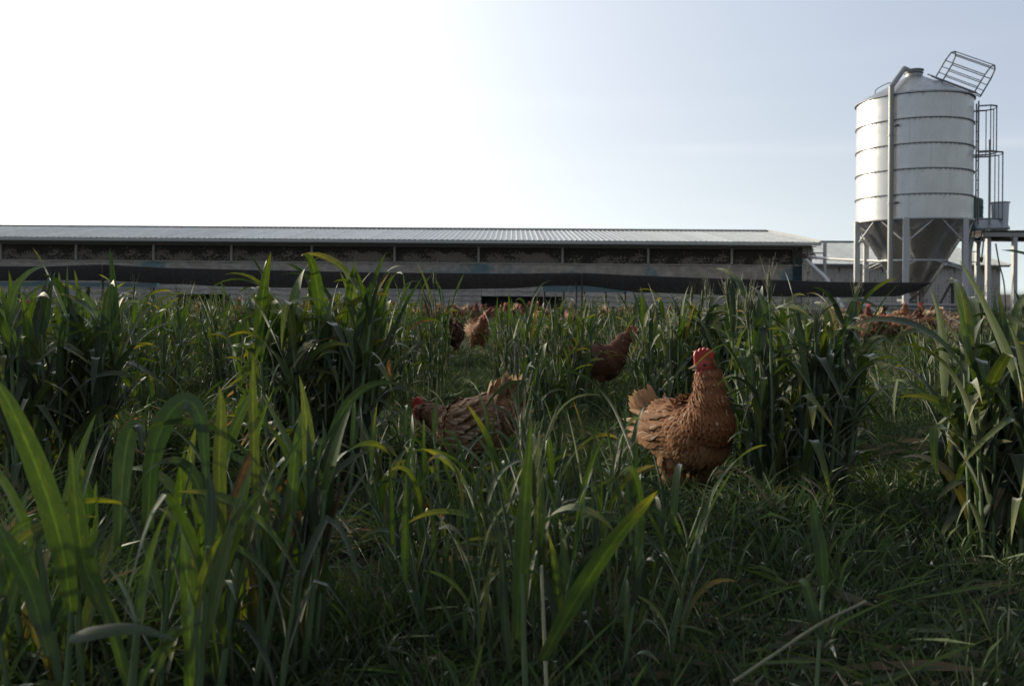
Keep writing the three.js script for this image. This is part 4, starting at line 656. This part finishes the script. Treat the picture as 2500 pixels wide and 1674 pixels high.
  if (detail > 0) {
    const len = c3.getLength(), full = detail > 1; let s = 0.012;
    while (s < len - 0.012) {
      const u0 = s / len, R0 = ring(u0), neck = smooth(0.45, 0.62, u0), L = (0.030 - 0.008 * neck) * (full ? 1 : 1.9), w = (0.0115 - 0.005 * neck) * (full ? 1 : 1.9), circ = Math.PI * (R0.w + R0.h), n = Math.max(5, Math.round(circ / (w * 0.55)));
      const off = r();
      for (let j = 0; j < n; j++) {
        const v = (j + off + 0.5 * (r() - 0.5)) / n, u = Math.min(0.99, Math.max(0.012, u0 + 0.008 * (r() - 0.5))), R = ring(u), p = surf(R, v), q0 = surf(ring(u - 0.012), v), back = q0.sub(p).normalize(), out = surf(R, v + 0.01).sub(p).cross(back).normalize(); if (out.dot(p.clone().sub(R.p)) < 0) out.negate();
        const dir = back.clone().addScaledVector(UP, -0.25 * (1 - neck)).addScaledVector(R.sd, 0.5 * (r() - 0.5)); dir.addScaledVector(out, -dir.dot(out)).normalize();
        let c = colAt(u0, v); const low = out.y < -0.3 && neck < 0.5; if (r() < (pal.white ?? 0.05)) c = mixc(c, [0.55, 0.47, 0.36], 0.3 + 0.5 * r()); else if (low) c = mixc(c, pal.fluff, 0.6);
        feather(p.addScaledVector(out, -0.002), dir, out, L * (0.75 + 0.5 * r()) * (low ? 1.25 : 1), w * (0.8 + 0.4 * r()), shade(c, 0.72), mixc(c, pal.edge, 0.1 + 0.4 * r()), 0.12 + 0.15 * r());
      }
      s += L * 0.36;
    }
    // folded wings: rows of longer feathers on each flank
    const wingR = ring(0.40), rear = ring(0.12);
    for (const sgn of [-1, 1]) for (let row = 0; row < 4; row++) for (let k = 0; k < (full ? 14 : 4); k++) {
      const t = k / (full ? 13 : 3), uu = 0.40 - 0.17 * t - 0.012 * row, R = ring(uu), a = (sgn > 0 ? 0 : Math.PI) + sgn * (0.55 - 0.26 * row - 0.10 * t);
      const p = R.p.clone().addScaledVector(R.sd, Math.cos(a) * R.w * 1.05).addScaledVector(R.nn, Math.sin(a) * R.h * 1.03), out = R.sd.clone().multiplyScalar(Math.cos(a)).addScaledVector(R.nn, Math.sin(a)).normalize();
      const dir = R.tg.clone().negate().addScaledVector(UP, -0.16 - 0.08 * row); dir.addScaledVector(out, -dir.dot(out)).normalize();
      let c = shade(pal.wing, 0.8 + 0.4 * r()); if (r() < 0.15) c = mixc(c, [0.6, 0.5, 0.38], 0.5);
      feather(p.addScaledVector(out, 0.008 - 0.001 * row), dir, out, (0.06 + 0.035 * t) * (0.85 + 0.3 * r()), 0.015, shade(c, 0.75), mixc(c, pal.edge, 0.35), 0.03);
    }
  }
  // tail: a steep tent of long feathers
  {
    const R = ring(0.035), nT = detail > 0 ? 20 : 7;
    for (let k = 0; k < nT; k++) {
      const t = k / (nT - 1) - 0.5, up = P.tail + 0.5 * (0.5 - Math.abs(t)) + 0.12 * (r() - 0.5), base = R.p.clone().add(V(0.02, 0.005, t * 0.05)), dir = V(-Math.cos(up), Math.sin(up), t * 0.42).normalize(), out = V(-dir.y * 0.25, 0.1, Math.sign(t || 1)).normalize(); out.addScaledVector(dir, -out.dot(dir)).normalize();
      let c = shade(pal.tail, 0.75 + 0.45 * r());
      feather(base, dir, out, (0.085 + 0.035 * r()), detail > 0 ? 0.020 : 0.036, shade(c, 0.75), mixc(c, pal.edge, 0.5), 0.04 * Math.sign(t));
    }
    if (detail > 0) for (let k = 0; k < 40; k++) { const ang = r() * 6.283, base = ring(0.05 + 0.1 * r()), out = base.sd.clone().multiplyScalar(Math.cos(ang)).addScaledVector(base.nn, Math.sin(ang)), p = base.p.clone().addScaledVector(base.sd, Math.cos(ang) * base.w).addScaledVector(base.nn, Math.sin(ang) * base.h), dir = base.tg.clone().negate().addScaledVector(UP, out.y > 0 ? 0.7 : -0.9).addScaledVector(out, 0.3).normalize(); const c = shade(mixc(pal.fluff, pal.tail, r()), 0.8 + 0.4 * r()); out.addScaledVector(dir, -out.dot(dir)).normalize(); feather(p.addScaledVector(out, -0.006), dir, out, 0.05 + 0.03 * r(), 0.022, shade(c, 0.7), mixc(c, pal.edge, 0.5), 0.2); }
  }
  const solids = [];
  const solid = (g, c) => { const q = g.index ? g.toNonIndexed() : g; const p = q.attributes.position, m = q.attributes.normal; for (let i = 0; i < p.count; i++) { pos.push(p.getX(i), p.getY(i), p.getZ(i)); nor.push(m.getX(i), m.getY(i), m.getZ(i)); col.push(...shade(c, 0.92 + 0.16 * ((i * 7919) % 13) / 13)); } };
  // thighs, shanks and toes
  for (const sgn of [-1, 1]) {
    const hip = V(-0.005, 0.165, sgn * 0.052), knee = V(0.02, 0.105, sgn * 0.045), hock = V(-0.012, 0.078, sgn * 0.045), foot = V(0.012, 0.008, sgn * 0.045);
    solid(new THREE.SphereGeometry(1, 12, 8).scale(0.042, 0.058, 0.034).translate((hip.x + knee.x) / 2, 0.138, sgn * 0.05), shade(pal.body, 0.75));
    solid(rod(knee, hock, 0.018, 0.010, 8), shade(pal.body, 0.8)); const leg = [0.42, 0.30, 0.10];
    solid(rod(hock, foot, 0.0068, 0.0062, 6), leg);
    for (const [a, L] of [[0, 0.052], [0.5, 0.044], [-0.5, 0.044], [3.14, 0.024]]) solid(rod(foot, foot.clone().add(V(Math.cos(a) * L, -0.004, Math.sin(a) * L)), 0.0055, 0.003, 5), leg);
    if (detail > 0) for (let k = 0; k < 50; k++) { const a = r() * 6.283, y = 0.10 + 0.075 * r(), rr = 0.036 * (0.6 + 0.5 * (y - 0.1) / 0.075), out = V(Math.cos(a), 0, Math.sin(a)); const c = shade(mixc(pal.fluff, pal.body, r()), 0.8 + 0.3 * r()); feather(V(0.006 + out.x * rr * 1.1, y, sgn * 0.05 + out.z * rr), V(-0.15 + 0.2 * (r() - 0.5), -1, 0).normalize(), out, 0.035 + 0.02 * r(), 0.02, shade(c, 0.7), mixc(c, pal.edge, 0.4), 0.2); }
  }
  // head and face
  const hy = headYaw * P.yawMax, H = new THREE.Matrix4().makeTranslation(...P.head).multiply(new THREE.Matrix4().makeRotationY(hy)).multiply(new THREE.Matrix4().makeRotationZ(P.pitch));
  const hd = new THREE.SphereGeometry(1, detail > 0 ? 20 : 10, detail > 0 ? 14 : 8).scale(0.030, 0.025, 0.021).translate(0.010, 0.004, 0).applyMatrix4(H), inv = H.clone().invert();
  { const q = hd.toNonIndexed(), p = q.attributes.position, m = q.attributes.normal, t = V(0, 0, 0); for (let i = 0; i < p.count; i++) { t.set(p.getX(i), p.getY(i), p.getZ(i)); pos.push(t.x, t.y, t.z); nor.push(m.getX(i), m.getY(i), m.getZ(i)); t.applyMatrix4(inv); const face = smooth(-0.004, 0.010, t.x + 0.25 * t.y * 0 - Math.max(0, t.y - 0.016) * 1.6); col.push(...mixc(shade(pal.neck, 0.9), [0.34, 0.05, 0.04], face)); } }
  if (detail > 0) for (let k = 0; k < 90; k++) { const a = r() * 6.283, b = (r() - 0.3) * 1.7, out = V(-0.2 - 0.8 * r(), Math.sin(b), Math.cos(a)).normalize(), p = V(0.008 + out.x * 0.027, 0.004 + out.y * 0.024, out.z * 0.020), dir = V(-1, -0.8, 0); dir.addScaledVector(out, -dir.dot(out)).normalize(); const c = shade(pal.neck, 0.8 + 0.4 * r()); feather(p.applyMatrix4(H), dir.transformDirection(H), out.clone().transformDirection(H), 0.018, 0.009, shade(c, 0.75), mixc(c, pal.edge, 0.2), 0.12); }
  const g = new THREE.BufferGeometry(); g.setAttribute('position', new THREE.Float32BufferAttribute(pos, 3)); g.setAttribute('color', new THREE.Float32BufferAttribute(col, 3));
  g.setAttribute('normal', new THREE.Float32BufferAttribute(nor, 3)); const body = g;
  // comb: upright serrated plate, wattles, beak, eyes
  const sh = new THREE.Shape(); sh.moveTo(0.038, 0.010); for (let i = 0; i <= 36; i++) { const t = i / 36; sh.lineTo(0.039 - 0.056 * t, 0.021 + 0.017 * Math.pow(Math.sin(Math.PI * Math.min(1, t * 0.86 + 0.1)), 0.7) + 0.011 * Math.pow(Math.abs(Math.sin(4.6 * Math.PI * t + 0.3)), 0.8)); } sh.lineTo(-0.010, 0.016); sh.closePath();
  const comb = new THREE.ExtrudeGeometry(sh, { depth: 0.004, bevelEnabled: true, bevelSize: 0.002, bevelThickness: 0.002, bevelSegments: 2 }).translate(0, 0, -0.002).translate(-0.01, -0.014, 0).scale(1.08, 1.15, 1.2).translate(0.01, 0.014, 0).applyMatrix4(H);
  const wat = [-1, 1].map((k) => new THREE.SphereGeometry(1, 10, 8).scale(0.012, 0.021, 0.005).rotateX(k * 0.2).translate(0.026, -0.026, k * 0.009).applyMatrix4(H));
  const beak = mergeGeometries([new THREE.ConeGeometry(0.0085, 0.030, 10).rotateZ(-Math.PI / 2 - 0.22).scale(1, 0.9, 0.85).translate(0.049, 0.001, 0), new THREE.ConeGeometry(0.0065, 0.02, 8).rotateZ(-Math.PI / 2 + 0.05).scale(1, 0.7, 0.85).translate(0.043, -0.007, 0)].map(plain)).applyMatrix4(H);
  const eyes = [-1, 1].map((k) => new THREE.SphereGeometry(0.0050, 10, 8).translate(0.020, 0.008, k * 0.0175).applyMatrix4(H));
  return { body, comb, wat, beak, eyes };
}
const pals = {
  rust: { body: [0.20, 0.074, 0.021], neck: [0.18, 0.050, 0.011], wing: [0.19, 0.078, 0.028], tail: [0.32, 0.165, 0.07], edge: [0.36, 0.19, 0.075], fluff: [0.32, 0.17, 0.08], white: 0.05 },
  drab: { body: [0.20, 0.10, 0.044], neck: [0.11, 0.034, 0.011], wing: [0.155, 0.075, 0.034], tail: [0.46, 0.33, 0.19], edge: [0.34, 0.21, 0.11], fluff: [0.32, 0.20, 0.11], white: 0.07 },
  dark: { body: [0.11, 0.036, 0.013], neck: [0.12, 0.034, 0.011], wing: [0.08, 0.032, 0.014], tail: [0.10, 0.04, 0.02], edge: [0.13, 0.052, 0.024], fluff: [0.12, 0.055, 0.03], white: 0.01 },
  buff: { body: [0.36, 0.20, 0.09], neck: [0.22, 0.08, 0.025], wing: [0.34, 0.21, 0.11], tail: [0.62, 0.50, 0.36], edge: [0.62, 0.50, 0.36], fluff: [0.60, 0.47, 0.32], white: 0.3 },
};
const henCache = new Map();
function hen(label, group, px, d, turnDeg, pose, pal, { detail = 0, seed = 1, headYaw = 0, scale = 1 } = {}) {
  const key = [pose, pal, detail, seed, headYaw].join(); if (!henCache.has(key)) henCache.set(key, henParts(pose, pals[pal], detail, seed, headYaw));
  const k = henCache.get(key), p = CL(px, d), o = thing('hen', label, 'hen', group, p, turnDeg * Math.PI / 180); o.scale.setScalar(scale);
  mesh('body', k.body, hensMat, o); mesh('comb', k.comb, redMat, o); for (const w of k.wat) mesh('wattle', w, redMat, o); mesh('beak', k.beak, beakMat, o);
  if (detail > 0) for (const e of k.eyes) mesh('eye', e, eyeMat, o);
  return o;
}
// turn: 0 faces right, 90 away, 180 left, -90 towards the camera
hen('rust-brown hen standing tall with raised red comb, looking sideways', 'hens close by', 1676, 2.4, -66, 'alert', 'rust', { detail: 2, seed: 3, headYaw: -1.75, scale: 0.97 });
hen('brown hen stretching its neck low among the leaves, pale tail raised', 'hens close by', 1164, 2.5, 134, 'reach', 'drab', { detail: 2, seed: 5, scale: 0.89 });
hen('dark red hen with bright comb, walking past the upright crop clump', 'hens in the middle of the crop', 1455, 4.8, 8, 'walk', 'dark', { detail: 2, seed: 7, scale: 1.0 });
hen('blackish hen seen from behind in the grassy lane', 'hens in the middle of the crop', 1104, 7.9, 80, 'forage', 'dark', { detail: 1, seed: 9 });
hen('red-brown hen facing forward in the grassy lane beside the blackish hen', 'hens in the middle of the crop', 1168, 8.4, -70, 'walk', 'rust', { detail: 1, seed: 11 });
hen('pale buff hen seen from behind between two upright crop clumps', 'hens in the middle of the crop', 1318, 6.9, 95, 'forage', 'buff', { detail: 1, seed: 13 });
hen('dark brown hen half hidden behind the big bushy crop clump', 'hens in the middle of the crop', 640, 5.9, 150, 'walk', 'dark', { detail: 1, seed: 15, scale: 1.15 });
hen('brown hen with red comb at the frame edge behind the tall crop clump', 'hens in the middle of the crop', 5, 5.6, 60, 'alert', 'dark', { detail: 1, seed: 17, scale: 1.15 });
{
  const r = rngOf(4242), P = ['peck', 'peck', 'forage', 'walk', 'alert'], C = ['buff', 'rust', 'dark', 'dark', 'drab'];
  const flock = (n, x0, x1, d0, d1, label, group, buff, gap) => { const used = []; for (let i = 0, t = 0; i < n && t < 4000; t++) { const px = x0 + (x1 - x0) * r(), d = d0 + (d1 - d0) * r(), x = (px - 1250) / F * d; if (used.some(([a, b]) => Math.hypot(a - x, b - d) < gap)) continue; used.push([x, d]); const c = r() < buff ? 'buff' : C[1 + Math.floor(r() * 4)], po = P[Math.floor(r() * 5)]; hen(`${{ buff: 'pale buff', rust: 'rust-brown', dark: 'dark brown', drab: 'dull brown' }[c]} hen ${{ peck: 'pecking', forage: 'reaching forward', walk: 'walking', alert: 'upright' }[po]} ${label}`, `${c} ${po} hens ${group}`, px, d, 90 + (r() - 0.5) * 200 * (r() < 0.6 ? 0.5 : 1.8), po, c, { detail: d < 12 ? 1 : 0, seed: 31 + Math.floor(r() * 2) * 2, headYaw: po === 'alert' ? 0.4 : 0, scale: 0.95 + 0.15 * r() }); i++; } };
  flock(26, 2085, 2390, 9.2, 13.5, 'in the flock below the silo', 'below the silo', 0.62, 0.30);
  flock(6, 1960, 2090, 10, 14, 'by the end of the long shed', 'by the shed end', 0.3, 0.4);
  flock(50, 1005, 1330, 14.5, 22, 'in the crowd outside the middle opening', 'outside the middle opening', 0.06, 0.30);
  flock(14, 1380, 1560, 15, 21.5, 'near the shade cloth stake', 'near the stake', 0.08, 0.4);
  flock(18, 440, 640, 13, 21, 'outside the second opening', 'outside the second opening', 0.15, 0.35);
  flock(8, 700, 1000, 17, 21.5, 'along the white boards of the shed', 'along the white boards', 0.2, 0.5);
  flock(10, 0, 430, 12, 20, 'before the long trough', 'before the trough', 0.3, 0.5);
  flock(6, 1600, 1920, 16, 21.5, 'before the last bays of the shed', 'before the last bays', 0.2, 0.5);
}
console.log('hens built');

// things of one kind that share a description are told apart by their order from the shed
{
  const ones = ['first', 'second', 'third', 'fourth', 'fifth', 'sixth', 'seventh', 'eighth', 'ninth', 'tenth', 'eleventh', 'twelfth', 'thirteenth', 'fourteenth', 'fifteenth', 'sixteenth', 'seventeenth', 'eighteenth', 'nineteenth', 'twentieth'];
  const nth = (i) => i < 20 ? ones[i] : i < 29 ? 'twenty-' + ones[i - 20] : 'thirtieth', by = new Map();
  for (const o of scene.children) if (o.userData.label && o.userData.group) { const k = o.userData.label; if (!by.has(k)) by.set(k, []); by.get(k).push(o); }
  for (const list of by.values()) if (list.length > 1) list.sort((a, b) => a.position.z - b.position.z).forEach((o, i) => { o.userData.label += `, ${nth(i)} from the shed`; });
}
renderer.render(scene, camera);
